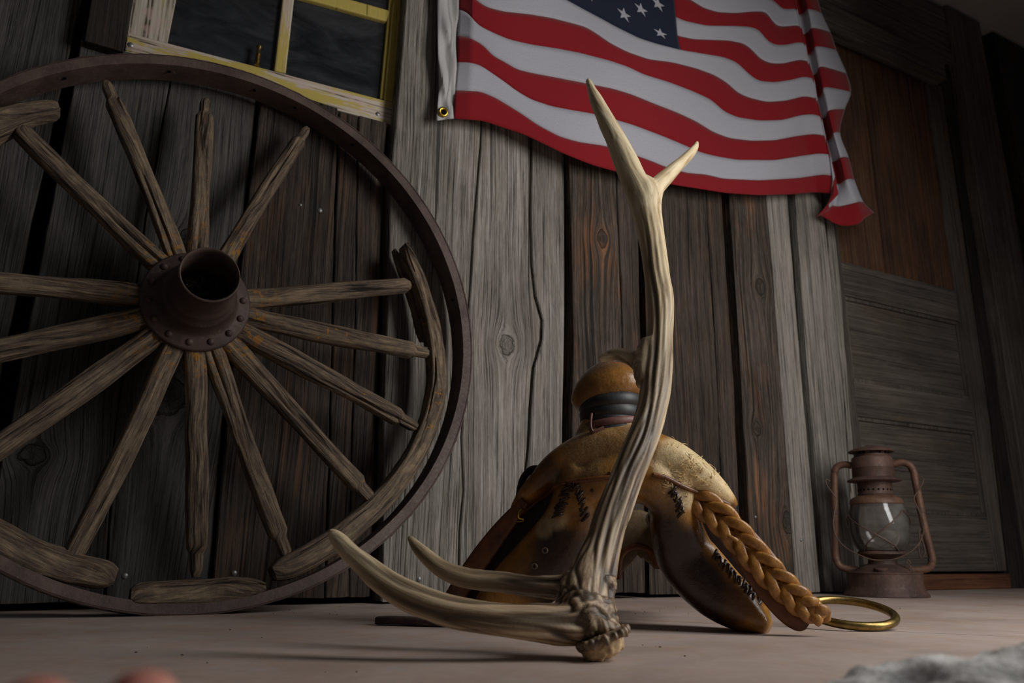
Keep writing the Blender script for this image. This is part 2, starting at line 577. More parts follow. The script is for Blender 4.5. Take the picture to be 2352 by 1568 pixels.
def loft(secs, ns=16, power=2.0, bumpf=None):
    """secs: (center, half axis a, half axis b); closed solid with caps"""
    vs, fs, uv = [], [], []
    L = 0.0
    prev = None
    for i, (c, a, b) in enumerate(secs):
        c, a, b = V(c), V(a), V(b)
        if prev is not None:
            L += (c - prev).length
        prev = c
        peri = (a.length + b.length) * math.pi
        for k in range(ns + 1):
            th = 2 * math.pi * k / ns
            ct, st = math.cos(th), math.sin(th)
            e = 2.0 / power
            x = math.copysign(abs(ct) ** e, ct)
            y = math.copysign(abs(st) ** e, st)
            m = 1.0
            if bumpf:
                m = bumpf(i, th % (2 * math.pi), L)
            vs.append(c + a * x * m + b * y * m)
            uv.append((L, peri * k / ns))
    n1 = ns + 1
    for i in range(len(secs) - 1):
        for k in range(ns):
            fs.append((i * n1 + k, i * n1 + k + 1, (i + 1) * n1 + k + 1, (i + 1) * n1 + k))
    for i, rev in ((0, True), (len(secs) - 1, False)):
        ci = len(vs)
        vs.append(V(secs[i][0]))
        uv.append((0 if i == 0 else L, 0.01))
        for k in range(ns):
            f = (i * n1 + k, i * n1 + k + 1, ci)
            fs.append(f[::-1] if rev else f)
    return vs, fs, uv


def weld(vf, d=1e-6):
    """loft verts with the seam welded (for remeshing)"""
    vs, fs = vf[0], vf[1]
    key, idx, nv = {}, [], []
    for v in vs:
        k = (round(v.x, 6), round(v.y, 6), round(v.z, 6))
        if k not in key:
            key[k] = len(nv)
            nv.append(v)
        idx.append(key[k])
    nf = []
    for f in fs:
        g = []
        for i in f:
            j = idx[i]
            if j not in g:
                g.append(j)
        if len(g) > 2:
            nf.append(tuple(g))
    return nv, nf


def frames(pts):
    pts = [V(p) for p in pts]
    T = []
    for i in range(len(pts)):
        a = pts[max(i - 1, 0)]
        b = pts[min(i + 1, len(pts) - 1)]
        T.append((b - a).normalized())
    ref = V((0, 0, 1)) if abs(T[0].z) < 0.9 else V((1, 0, 0))
    n = (ref - T[0] * ref.dot(T[0])).normalized()
    out = []
    for t in T:
        n = (n - t * n.dot(t)).normalized()
        out.append((n.copy(), t.cross(n)))
    return out


def tube(pts, rad, ns=10, bumpf=None, power=2.0):
    if not hasattr(rad, '__len__'):
        rad = [rad] * len(pts)
    fr = frames(pts)
    return loft([(p, a * r, b * r) for p, (a, b), r in zip(pts, fr, rad)], ns, power, bumpf)


def smooth_path(pts, n):
    """Catmull-Rom through a list of tuples/vectors of any size"""
    P = np.array([tuple(p) for p in pts], float)
    P = np.vstack([2 * P[0] - P[1], P, 2 * P[-1] - P[-2]])
    m = len(P) - 3
    out = []
    for q in np.linspace(0, m, n):
        i = min(int(q), m - 1)
        t = q - i
        a, b, c, d = P[i:i + 4]
        out.append(0.5 * (2 * b + (c - a) * t + (2 * a - 5 * b + 4 * c - d) * t * t + (3 * b - a - 3 * c + d) * t ** 3))
    return np.array(out)


def ring_band(path_fn, n, prof):
    """closed sweep: path_fn(i/n) -> (center, axis_u, axis_v); prof list of (u, v)"""
    vs, fs, uv = [], [], []
    m = len(prof)
    for i in range(n):
        c, a, b = path_fn(i / n)
        for u, v in prof:
            vs.append(c + a * u + b * v)
    for i in range(n):
        j = (i + 1) % n
        for k in range(m):
            l = (k + 1) % m
            fs.append((i * m + k, j * m + k, j * m + l, i * m + l))
    return vs, fs


def lathe(profile, base, axis=V((0, 0, 1)), ns=40, closed=False):
    axis = axis.normalized()
    e1 = axis.orthogonal().normalized()
    e2 = axis.cross(e1)
    vs, fs = [], []
    for r, h in profile:
        for k in range(ns):
            th = 2 * math.pi * k / ns
            vs.append(base + axis * h + (e1 * math.cos(th) + e2 * math.sin(th)) * max(r, 1e-5))
    m = len(profile)
    for i in range(m - 1 + (1 if closed else 0)):
        j = (i + 1) % m
        for k in range(ns):
            l = (k + 1) % ns
            fs.append((i * ns + k, i * ns + l, j * ns + l, j * ns + k))
    return vs, fs


def sphere(c, rx, ry, rz, axes=None, nu=16, nv=10):
    c = V(c)
    ax = axes or (V((1, 0, 0)), V((0, 1, 0)), V((0, 0, 1)))
    vs, fs = [], []
    vs.append(c + ax[2] * rz)
    for i in range(1, nv):
        ph = math.pi * i / nv
        for k in range(nu):
            th = 2 * math.pi * k / nu
            vs.append(c + ax[0] * (rx * math.sin(ph) * math.cos(th)) + ax[1] * (ry * math.sin(ph) * math.sin(th)) + ax[2] * (rz * math.cos(ph)))
    vs.append(c - ax[2] * rz)
    for k in range(nu):
        fs.append((0, 1 + k, 1 + (k + 1) % nu))
    for i in range(nv - 2):
        for k in range(nu):
            a = 1 + i * nu
            fs.append((a + k, a + nu + k, a + nu + (k + 1) % nu, a + (k + 1) % nu))
    e = len(vs) - 1
    a = 1 + (nv - 2) * nu
    for k in range(nu):
        fs.append((e, a + (k + 1) % nu, a + k))
    return vs, fs


def remesh(parts, voxel, smooth_it=4, name='solid'):
    vs, fs = [], []
    for p in parts:
        p = weld(p)
        o = len(vs)
        vs += p[0]
        fs += [tuple(i + o for i in f) for f in p[1]]
    me = mesh('tmp', vs, fs)
    bm = bmesh.new()
    bm.from_mesh(me)
    bmesh.ops.recalc_face_normals(bm, faces=bm.faces)
    bm.to_mesh(me)
    bm.free()
    ob = bpy.data.objects.new('tmp', me)
    col.objects.link(ob)
    md = ob.modifiers.new('r', 'REMESH')
    md.mode = 'VOXEL'
    md.voxel_size = voxel
    md.use_smooth_shade = True
    if smooth_it:
        sm = ob.modifiers.new('s', 'SMOOTH')
        sm.iterations = smooth_it
        sm.factor = 0.5
    dg = bpy.context.evaluated_depsgraph_get()
    dg.update()
    res = bpy.data.meshes.new_from_object(ob.evaluated_get(dg))
    bpy.data.objects.remove(ob, do_unlink=True)
    bpy.data.meshes.remove(me)
    res.name = name
    return res


def box8(p, thick):
    """quad p[0..3] (counter-clockwise from the front) extruded by vector thick"""
    p = [V(q) for q in p]
    vs = p + [q + thick for q in p]
    return vs, [(0, 1, 2, 3), (7, 6, 5, 4), (0, 4, 5, 1), (1, 5, 6, 2), (2, 6, 7, 3), (3, 7, 4, 0)]


def bevel(me, w, seg=2):
    bm = bmesh.new()
    bm.from_mesh(me)
    bmesh.ops.recalc_face_normals(bm, faces=bm.faces)
    bmesh.ops.bevel(bm, geom=list(bm.edges), offset=w, segments=seg, affect='EDGES', profile=0.6)
    bm.to_mesh(me)
    bm.free()
    return me


def interp(pts, z):
    """x at height z on a polyline of (x, z), extended at both ends"""
    pts = sorted(pts, key=lambda q: q[1])
    if len(pts) == 1:
        return pts[0][0]
    for (x0, z0), (x1, z1) in zip(pts, pts[1:]):
        if z <= z1 or (x1, z1) == pts[-1]:
            if z < pts[0][1] or z > pts[-1][1]:
                x0, z0 = (pts[0] if z < pts[0][1] else pts[-1])
                a, b = pts[0], pts[-1]
                s = (b[0] - a[0]) / max(b[1] - a[1], 1e-6)
                return x0 + s * (z - z0)
            return x0 + (x1 - x0) * (z - z0) / max(z1 - z0, 1e-9)


def plank(L, R, z0, z1, yf, thick, mat, parent, name='plank', top=None, wav=0.0012, rows=26, seed=None):
    """vertical board with uneven edges; L and R are lists of (x, z)"""
    rs = random.Random(seed if seed is not None else random.random())
    ph = [rs.uniform(0, 6.28) for _ in range(6)]
    vs, fs = [], []
    be = 0.0022
    zs = sorted(set([z0 + (z1 - z0) * i / rows for i in range(rows + 1)] + [z for x, z in L + R if z0 < z < z1]))
    for z in zs:
        jl = wav * (math.sin(z * 9 + ph[0]) + 0.6 * math.sin(z * 31 + ph[1]) + 0.4 * math.sin(z * 77 + ph[4]))
        jr = wav * (math.sin(z * 8 + ph[2]) + 0.6 * math.sin(z * 29 + ph[3]) + 0.4 * math.sin(z * 83 + ph[5]))
        xl = interp(L, z) + jl
        xr = interp(R, z) + jr
        zz = z
        for k, (x, y) in enumerate(((xl, yf + thick), (xl, yf + be), (xl + be, yf), ((xl * 2 + xr) / 3, yf), ((xl + xr * 2) / 3, yf), (xr - be, yf), (xr, yf + be), (xr, yf + thick))):
            t = zz
            if z == zs[-1] and top:
                t += top * (0.5 - (x - xl) / (xr - xl)) + 0.004 * rs.uniform(-1, 1)
            if z == zs[0]:
                t += 0.003 * rs.uniform(0, 1)
            vs.append((x, y, t))
    n = 8
    m = len(zs)
    for i in range(m - 1):
        for k in range(n):
            l = (k + 1) % n
            fs.append((i * n + k, i * n + l, (i + 1) * n + l, (i + 1) * n + k))
    fs.append(tuple(range(n))[::-1])
    fs.append(tuple((m - 1) * n + k for k in range(n)))
    return mk(name, (vs, fs), mat, parent, smooth=False)


# ================================================================== SETTING
ZC = 2.2
# ---- floor: two panels with an open seam
fl = empty('floor', (0, 0, 0), 'worn brown-grey painted floor with stains and a thin seam', 'floor', kind='structure')
s0, s1 = on_floor(1500, 1425), on_floor(2352, 1463)
sd = (s1 - s0).normalized()
sp = V((-sd.y, sd.x, 0))
if sp.y < 0:
    sp = -sp
# seam runs roughly away from the wall; panels on both sides of it
A = s0 + sd * 3.5
B = s0 - sd * 3.0
for sgn in (1, -1):
    g = sp * (0.0012 * sgn)
    far = sp * (6.0 * sgn)
    q = [B + g, A + g, A + far, B + far]
    vs, fs = box8(q, V((0, 0, -0.03)))
    mk('floor_panel', (vs, fs), MAT['floor'], fl, smooth=False)
mk('subfloor', box8([(-6, -7, -0.031), (8, -7, -0.031), (8, 3, -0.031), (-6, 3, -0.031)], V((0, 0, -0.05))), MAT['black'], fl, smooth=False)

# ---- ceiling
cl = mk('ceiling', box8([(-3, 0.2, ZC), (6, 0.2, ZC), (6, -1.3, ZC + 0.12), (-3, -1.3, ZC + 0.12)], V((0, 0, 0.05))), MAT['ceiling'], None, smooth=False)
tag(cl, 'dim plain grey ceiling above the board wall', 'ceiling', kind='structure')

# ---- back wall
wb = empty('wall_back', (0, 0, 0), 'wall of weathered vertical barn boards in grey and brown', 'wall', kind='structure')
mk('sheathing', box8([(-3, 0.07, 0), (6, 0.07, 0), (6, 0.07, ZC), (-3, 0.07, ZC)], V((0, 0.04, 0))), MAT['black'], wb, smooth=False)


def PX(pts, y):
    return [XZ(a, b, y) for a, b in pts]


def bd(L, R, z0, z1, yf, mat, thick=0.03, top=None, seed=1, wav=0.0012):
    return plank(PX(L, yf), PX(R, yf), z0, z1, yf, thick, MAT[mat], wb, top=top, seed=seed, wav=wav)


def shift(pts, d):
    return [(a + d, b) for a, b in pts]


WT = 1.10   # boards under the window end about here
xl0 = XZ(0, 700, 0.012)[0]
plank([(-1.6, 0)], [(-1.02, 0)], 0.02, ZC, 0.012, 0.03, MAT['ash'], wb, seed=90)
plank([(-1.01, 0)], [(-0.49, 0)], 0.02, ZC, 0.016, 0.03, MAT['grey'], wb, seed=91)
e0 = [(188, 0), (130, 255), (73, 500), (0, 850)]
plank([(-0.48, 0)], PX(e0, 0.012), 0.02, ZC, 0.012, 0.03, MAT['ash'], wb, seed=92)
b1L = [(208, 0), (195, 60), (111, 500), (25, 978), (5, 1061)]
b1R = [(390, 188), (331, 500), (265, 978), (235, 1390)]
zwin = XZ(300, 118, 0.0)[1]
bd(b1L, b1R, 0.012, XZ(300, 121, -.004)[1], -0.004, 'ash', seed=3)
b2R = [(588, 250), (548, 596), (510, 1000), (487, 1290)]
bd(shift(b1R, 3), b2R, 0.012, XZ(480, 184, 0)[1] - .012, 0.0, 'ash', seed=4)
b3L = [(596, 250), (557, 596), (518, 1000), (495, 1290)]
b3R = [(776, 250), (765, 648), (755, 978), (745, 1390)]
bd(b3L, b3R, 0.012, XZ(750, 236, -.012)[1], -0.012, 'umber', seed=5, top=0.02)
b4a = [(822, 300), (814, 723), (800, 1390)]
b4R = [(886, 300), (870, 800), (850, 1390)]
bd(shift(b3R, 4), b4a, 0.012, XZ(800, 262, -.01)[1], -0.010, 'umber', seed=6)
bd(shift(b4a, 3), b4R, 0.012, XZ(850, 272, -.008)[1], -0.008, 'umber', seed=61)
b5L = [(933, 0), (910, 287), (898, 398), (892, 678), (882, 978), (880, 1290)]
c1 = [(1110, 100), (1102, 338), (1088, 500), (1075, 698), (1068, 850), (1058, 1005), (1063, 1127), (1054, 1220), (1050, 1390)]
c2 = [(1216, 100), (1218, 330), (1215, 490), (1218, 610), (1226, 680), (1242, 735), (1240, 780), (1222, 845), (1215, 940), (1210, 1030), (1205, 1080), (1200, 1390)]
bd(b5L, c1, 0.004, ZC, -0.035, 'grey', 0.06, seed=7, wav=0.0006)
bd(shift(c1, 4), c2, 0.004, ZC, -0.035, 'grey', 0.06, seed=8, wav=0.0005)
b5R = [(1296, 350), (1297, 750), (1292, 1000), (1286, 1390)]
bd(shift(c2, 6), b5R, 0.004, ZC, -0.034, 'grey', 0.06, seed=9, wav=0.0005)
b6L = [(1306, 360), (1313, 500), (1318, 750), (1313, 1000), (1312, 1390)]
b6R = [(1417, 441), (1428, 719), (1430, 1000), (1432, 1390)]
bd(b6L, b6R, 0.012, ZC, -0.055, 'brown', 0.06, seed=10)
b7R = [(1462, 441), (1467, 575), (1473, 800), (1484, 1390)]
bd(shift(b6R, 2), b7R, 0.012, ZC, -0.050, 'umber', 0.05, seed=11)
b8L = [(1480, 441), (1484, 700), (1494, 1390)]
b8R = [(1622, 441), (1637, 700), (1647, 878), (1668, 1390)]
bd(b8L, b8R, 0.006, ZC, -0.046, 'umber', 0.05, seed=12)
b9R = [(1658, 448), (1685, 878), (1708, 1370)]
bd(shift(b8R, 2), b9R, 0.006, ZC, -0.050, 'umber', 0.05, seed=13)
b10L = [(1676, 448), (1704, 878), (1730, 1360)]
b10R = [(1760, 448), (1794, 878), (1828, 1355)]
bd(shift(b9R, 3), shift(b10L, -2), 0.006, ZC, -0.005, 'dark', 0.04, seed=131)
bd(b10L, b10R, 0.006, ZC, -0.046, 'brown', 0.05, seed=14)
b11R = [(1808, 448), (1843, 878), (1884, 1345)]
bd(shift(b10R, 1), b11R, 0.004, ZC, -0.044, 'pale', 0.05, seed=15)
b12L = [(1827, 448), (1857, 878), (1896, 1345)]
b12R = [(1888, 448), (1936, 878), (1966, 1330)]
bd(shift(b11R, 2), shift(b12L, -1), 0.004, ZC, -0.018, 'dark', 0.04, seed=151)
bd(b12L, b12R, 0.004, 1.93, -0.040, 'pale', 0.05, seed=16)
b13R = [(1911, 448), (1926, 600), (1955, 950), (1976, 1330)]
bd(shift(b12R, 2), b13R, 0.004, 1.9, -0.020, 'grey', 0.05, seed=17, wav=0.003)
# right of the door
jL = [(2168, 188), (2213, 500), (2280, 978), (2318, 1313)]
p1L = [(2181, 41), (2206, 160), (2225, 287), (2254, 478), (2303, 787), (2332, 980)]
p1R = [(2258, 99), (2334, 500), (2400, 900)]
bd(jL, [(2190, 41), (2215, 160), (2264, 478), (2342, 980)], 0.0, ZC, -0.005, 'dark', 0.05, seed=18)
bd(p1L, p1R, 0.0, ZC, -0.045, 'door', 0.05, seed=19)
bd(shift(p1R, 2), shift(p1R, 30), 0.0, ZC, -0.0, 'dark', 0.05, seed=191)
xq = XZ(2352, 300, -0.03)[0]
bd([(2287, 105), (2352, 430)], [(2440, 105), (2520, 430)], 0.0, ZC, -0.035, 'dark', 0.05, seed=20)
xx = XZ(2440, 105, -.035)[0]
for i in range(4):
    plank([(xx + 0.06 + i * 0.3, 0)], [(xx + 0.06 + i * 0.3 + 0.285, 0)], 0, ZC, -0.03 + 0.006 * (i % 2), 0.05, MAT['dark'], wb, seed=200 + i)
# boards over the window, out of the picture
for i in range(5):
    x0 = XZ(300, 0, 0)[0] + i * 0.118
    plank([(x0, 0)], [(x0 + 0.114, 0)], 1.62, ZC, -0.004, 0.03, MAT['ash' if i % 2 else 'umber'], wb, seed=300 + i)


def hplank(name, px4, yf, thick, mat, parent, bev=0.003):
    p = [on_wall(a, b, yf) for a, b in px4]
    me = mesh(name, *box8(p, V((0, thick, 0))))
    bevel(me, bev, 2)
    return link(name, me, mat, parent, smooth=False)


def rect(name, x0, x1, z0, z1, yf, thick, mat, parent, bev=0.002, skew=0.0):
    p = [V((x0, yf, z0)), V((x1, yf, z0 + skew)), V((x1, yf, z1 + skew)), V((x0, yf, z1))]
    me = mesh(name, *box8(p, V((0, thick, 0))))
    if bev:
        bevel(me, bev, 2)
    return link(name, me, mat, parent, smooth=False)


# ---- lintel boards over the door
hz_t = on_wall(2030, 75, -0.05).z
z_lt = 0.5 * (on_wall(1900, 19, -.05).z + on_wall(2161, 131, -.05).z)
z_lb = 0.5 * (on_wall(1910, 73, -.05).z + on_wall(2166, 185, -.05).z)
xj0 = on_wall(1815, 0, -0.05).x
xj1 = on_wall(2164, 160, -0.05).x
t1 = rect('trim_1', xj0 - 0.05, xj1, z_lb, z_lt, -0.062, 0.05, MAT['dark_h'], None, 0.004)
tag(t1, 'plain horizontal lintel board above the old door', 'trim', kind='structure')
t2 = rect('trim_2', xj0 - 0.3, on_wall(2172, 60, -.03).x, z_lt + 0.03, ZC - 0.005, -0.035, 0.05, MAT['dark_h'], None, 0.004)
tag(t2, 'dark wide beam between the lintel and the ceiling', 'trim', kind='structure')

# ---- door
dr = empty('door_1', (0, 0, 0), 'old weathered panel door with brown slats in its upper half', 'door', kind='structure')
yd = 0.004
dx0 = on_wall(1926, 584, yd).x - 0.03
dx1 = 0.5 * (on_wall(2166, 188, yd).x + on_wall(2313, 1313, yd).x) + 0.012
dz0 = on_wall(2200, 1312, yd).z
dsx = on_wall(2206, 746, yd).x
dlx = on_wall(1942, 690, yd).x
r1t = 0.5 * (on_wall(1926, 584, yd).z + on_wall(2207, 682, yd).z)
r1b = 0.5 * (on_wall(1934, 672, yd).z + on_wall(2208, 742, yd).z)
r2t = 0.5 * (on_wall(1958, 867, yd).z + on_wall(2232, 924, yd).z)
r2b = 0.5 * (on_wall(1963, 956, yd).z + on_wall(2244, 988, yd).z)
r3t = 0.5 * (on_wall(2128, 1177, yd).z + on_wall(2272, 1190, yd).z)
rect('stile', dx0, dlx, dz0, z_lb + 0.03, yd, 0.03, MAT['door'], dr)
rect('stile', dsx, dx1, dz0, z_lb + 0.03, yd, 0.03, MAT['door'], dr)
for a, b, sk_ in ((r1b, r1t, 0.0), (r2b, r2t, 0.0), (dz0, r3t, 0.0)):
    rect('rail', dlx, dsx, a, b, yd + 0.001, 0.03, MAT['door_h'], dr, skew=sk_)
for a, b in ((r1b, r2t), (r2b, r3t)):
    z0_, z1_ = min(a, b), max(a, b)
    rect('panel', dlx - 0.005, dsx + 0.005, z0_ - 0.005, z1_ + 0.005, yd + 0.014, 0.012, MAT['door_h'], dr, 0)
    m_ = 0.012
    for nm, (u0, u1, v0, v1) in (('moulding', (dlx, dsx, z1_ - m_, z1_)), ('moulding', (dlx, dsx, z0_, z0_ + m_)),
                                 ('moulding', (dlx, dlx + m_, z0_ + m_, z1_ - m_)), ('moulding', (dsx - m_, dsx, z0_ + m_, z1_ - m_))):
        rect(nm, u0, u1, v0, v1, yd + 0.006, 0.012, MAT['door'], dr, 0.003)
sx = [dlx] + [on_wall(a, b, yd + .006).x for a, b in ((1976, 415), (2012, 430), (2066, 319), (2108, 350))] + [dsx]
for i in range(5):
    rect('slat', sx[i] + 0.001, sx[i + 1] - 0.001, r1t + 0.001, z_lb + 0.03, yd + 0.006 + 0.002 * (i % 2), 0.02, MAT['slat'], dr, 0.002)
sill = rect('trim_3', dx0 - 0.02, dx1, 0.001, on_wall(2200, 1318, 0.0).z, -0.004, 0.06, MAT['red_sill'], None, 0.002)
tag(sill, 'reddish brown wooden threshold under the door', 'trim', kind='structure')

# ---- window sash
wn = empty('window_1', (0, 0, 0), 'old yellow painted window sash with peeling paint and dark dusty panes', 'window', kind='structure')
yw = 0.006


def wq(name, px4, yf, thick, mat, bev=0.0015, parent=wn):
    return hplank(name, px4, yf, thick, mat, parent, bev)


wq('bottom_rail', [(286, 124), (907, 288), (905, 236), (293, 74)], yw, 0.03, MAT['paint_rail'], 0.003)
ext = -420


def up(a, b, y):
    """extend an upright pixel line above the frame"""
    (x0, y0), (x1, y1) = a, b
    s = (x1 - x0) / (y1 - y0)
    return (x0 + s * (y - y0), y)


wq('stile', [(293, 75), (385, 99), up((384, 94), (403, 0), -430), up((293, 75), (305, 0), -500)], yw + 0.001, 0.03, MAT['paint_bare'])
wq('stile', [(882, 230), (907, 236), up((910, 284), (925, 0), -330), up((882, 220), (903, 0), -330)], yw + 0.001, 0.03, MAT['paint_stile'])
wq('bead', [(873, 226), (883, 229), up((882, 220), (904, 0), -330), up((873, 220), (894, 0), -330)], yw + 0.008, 0.02, MAT['paint_stile'], 0.002)
wq('muntin', [(630, 162), (657, 169), up((656, 166), (675, 0), -400), up((629, 156), (648, 0), -400)], yw + 0.004, 0.024, MAT['paint_muntin'], 0.004)
wq('muntin', [(668, -12), (888, 49), (897, 24), (668, -40)], yw + 0.005, 0.022, MAT['paint_stile'], 0.004)
wq('muntin', [(395, -86), (640, -19), (640, -46), (395, -113)], yw + 0.005, 0.022, MAT['paint_stile'], 0.004)
for pq in ([(376, 100), (640, 168), (662, -22), (398, -95)], [(648, 170), (884, 235), (904, 44), (668, -24)],
           [(398, -90), (660, -18), (680, -300), (420, -380)], [(668, -22), (904, 44), (930, -250), (690, -300)]):
    wq('pane', pq, yw + 0.017, 0.004, MAT['pane'], 0)
# turned brass bolt on the rail
bp0, bp1 = on_wall(590, 150, yw - 0.004), on_wall(596, 104, yw - 0.004)
ax = (bp1 - bp0)
bl = ax.length
prof = [(0, 0), (0.0055, 0), (0.0055, 0.003)]
for i in range(7):
    prof += [(0.0038, bl * (0.1 + 0.07 * i)), (0.0052, bl * (0.135 + 0.07 * i))]
prof += [(0.004, bl * 0.62), (0.0045, bl * 0.72), (0.0035, bl * 0.78), (0.0062, bl * 0.88), (0.0055, bl * 0.96), (0, bl)]
mk('bolt', lathe(prof, bp0, ax, 14), MAT['brass'], wn)


def nail(px, py, y, r=0.006, parent=wb, mat='nail'):
    c = on_wall(px, py, y)
    mk('nail', lathe([(0, 0.003), (r * 0.6, 0.0027), (r, 0.0012), (r, -0.003)], c, V((0, -1, 0)), 12), MAT[mat], parent)


nail(300, 103, yw, 0.0055, wn)
nail(868, 262, yw, 0.0055, wn)
nail(735, 483, -0.012, 0.005)
nail(963, 1330, -0.035, 0.005)
nail(538, 1316, -0.012, 0.005)
nail(287, 1322, 0.0, 0.005)
nail(690, 471, -0.012, 0.0035)
nail(1840, 1240, -0.044, 0.004)
nail(1735, 1187, -0.046, 0.004)
# short dark trim board beside the window
cb = hplank('trim_4', [(194, 93), (283, 119), up((284, 118), (306, 0), -430), up((193, 92), (209, 0), -430)], -0.03, 0.03, MAT['dark'], None, 0.003)
tag(cb, 'short dark board nailed left of the window sash', 'trim', kind='structure')

# ================================================================== WAGON WHEEL
WQ = (0.18626, -0.18706, 0.100, 0.0241, 0.5242)
wr = WQ[4]
we1 = V((math.cos(WQ[3]), math.sin(WQ[3]), 0))
wbk = V((-math.sin(WQ[3]), math.cos(WQ[3]), 0))
we2 = V((0, 0, 1)) * math.cos(WQ[2]) + wbk * math.sin(WQ[2])
wn_ = we1.cross(we2)
wc = V((WQ[0], WQ[1], 0)) + we2 * wr


def WP(a, b, o=0.0):
    return wc + we1 * a + we2 * b + wn_ * o


def W2(px, py, o=0.0):
    p = on_plane(px, py, wc + wn_ * o, wn_) - wc
    return p.dot(we1), p.dot(we2)


wheel = empty('wagon_wheel', (WQ[0], WQ[1], 0), 'broken wooden wagon wheel with rusty iron tire leaning on the board wall', 'wheel')
TW, TT = 0.058, 0.019
vs, fs = [], []
N = 160
prof = [(0, 0), (-0.006, -0.001), (-TT, -0.003), (-TT - 0.001, -TW / 2), (-TT, -TW + 0.002), (0, -TW), (0.0015, -TW / 2)]
rs = random.Random(5)
for i in range(N):
    th = 2 * math.pi * i / N
    c, s = math.cos(th), math.sin(th)
    for k, (dr_, off) in enumerate(prof):
        j = 0.0
        if k == 0:
            j = 0.0012 * noise.noise(V((c * 30, s * 30, 1)))
        r = wr + dr_ + j
        vs.append(WP(c * r, s * r, off + (0.0006 * noise.noise(V((c * 12, s * 12, k))) if k < 3 else 0)))
m = len(prof)
for i in range(N):
    for k in range(m):
        fs.append((i * m + k, ((i + 1) % N) * m + k, ((i + 1) % N) * m + (k + 1) % m, i * m + (k + 1) % m))
tire = mk('tire', (vs, fs), MAT['iron'], wheel)
# burred outer lip
vs, fs = [], []
N2 = 420
for i in range(N2):
    th = 2 * math.pi * i / N2
    c, s = math.cos(th), math.sin(th)
    j = 0.0022 * max(0, noise.noise(V((c * 55, s * 55, 3)))) + 0.0012
    for (dr_, off) in ((-0.002, 0.0008), (j, -0.001), (-0.002, -0.004)):
        r = wr + dr_
        vs.append(WP(c * r, s * r, off))
for i in range(N2):
    for k in range(3):
        fs.append((i * 3 + k, ((i + 1) % N2) * 3 + k, ((i + 1) % N2) * 3 + (k + 1) % 3, i * 3 + (k + 1) % 3))
mk('burred_lip', (vs, fs), MAT['iron'], tire)
# bolt holes in the tire
for px, py in ((148, 178), (390, 166), (584, 212), (675, 254), (1010, 690), (806, 337)):
    a, b = W2(px, py, -0.02)
    th = math.atan2(b, a)
    c = WP(math.cos(th) * (wr - TT - 0.0015), math.sin(th) * (wr - TT - 0.0015), -0.022)
    d = (we1 * math.cos(th) + we2 * math.sin(th))
    mk('bolt_hole', lathe([(0, -0.0005), (0.003, -0.0005), (0.003, 0.002)], c, -d, 10), MAT['black'], tire)

# hub
hc = V((-0.033, -0.003, 0))


def HP(o):
    return WP(hc.x + 0.00007 * o, hc.y + 0.0, o)


hubprof = [(0.045, -0.085), (0.05, -0.08), (0.052, -0.03), (0.09, -0.028), (0.09, -0.02), (0.05, -0.018), (0.05, 0.018), (0.089, 0.02), (0.092, 0.023), (0.092, 0.028), (0.089, 0.031), (0.072, 0.033), (0.067, 0.038), (0.0635, 0.048), (0.0615, 0.06),
           (0.0605, 0.066), (0.0575, 0.069), (0.0555, 0.08), (0.0540, 0.088), (0.0525, 0.090), (0.0505, 0.105), (0.0490, 0.125), (0.0480, 0.146), (0.0482, 0.150), (0.0465, 0.1515), (0.0445, 0.150), (0.0435, 0.14), (0.045, 0.09), (0.046, 0.03), (0.046, -0.05), (0, -0.05)]
hub = mk('hub', lathe(hubprof, HP(0), wn_, 56), MAT['hub'], wheel)
for i in range(14):
    th = 2 * math.pi * (i + 0.35) / 14
    c = HP(0.031) + (we1 * math.cos(th) + we2 * math.sin(th)) * 0.0785
    mk('rivet', lathe([(0, 0.0065), (0.003, 0.006), (0.0058, 0.0035), (0.0068, 0), (0.0095, -0.0005), (0.0095, -0.002)], c, wn_, 14), MAT['hub'], hub)
nest = []
for i in range(46):
    a = random.uniform(0, 6.28)
    r_ = 0.036 * math.sqrt(random.random())
    p0 = HP(0.055 + random.uniform(-0.01, 0.014)) + (we1 * math.cos(a) + we2 * math.sin(a)) * r_
    d = V((random.uniform(-1, 1), random.uniform(-1, 1), random.uniform(-1, 1))).normalized() * random.uniform(0.008, 0.02)
    nest.append(tube([p0 - d, p0 + V((0, 0, 0.004)), p0 + d], 0.0012, 5))
nest.append(lathe([(0.0, 0.0), (0.04, -0.004), (0.0455, -0.012)], HP(0.05), wn_, 18))
vs, fs = [], []
for p in nest:
    o_ = len(vs)
    vs += list(p[0])
    fs += [tuple(i + o_ for i in f) for f in p[1]]
nst = mk('hub_debris', (vs, fs), MAT['nest'], hub)
nst['kind'] = 'stuff'

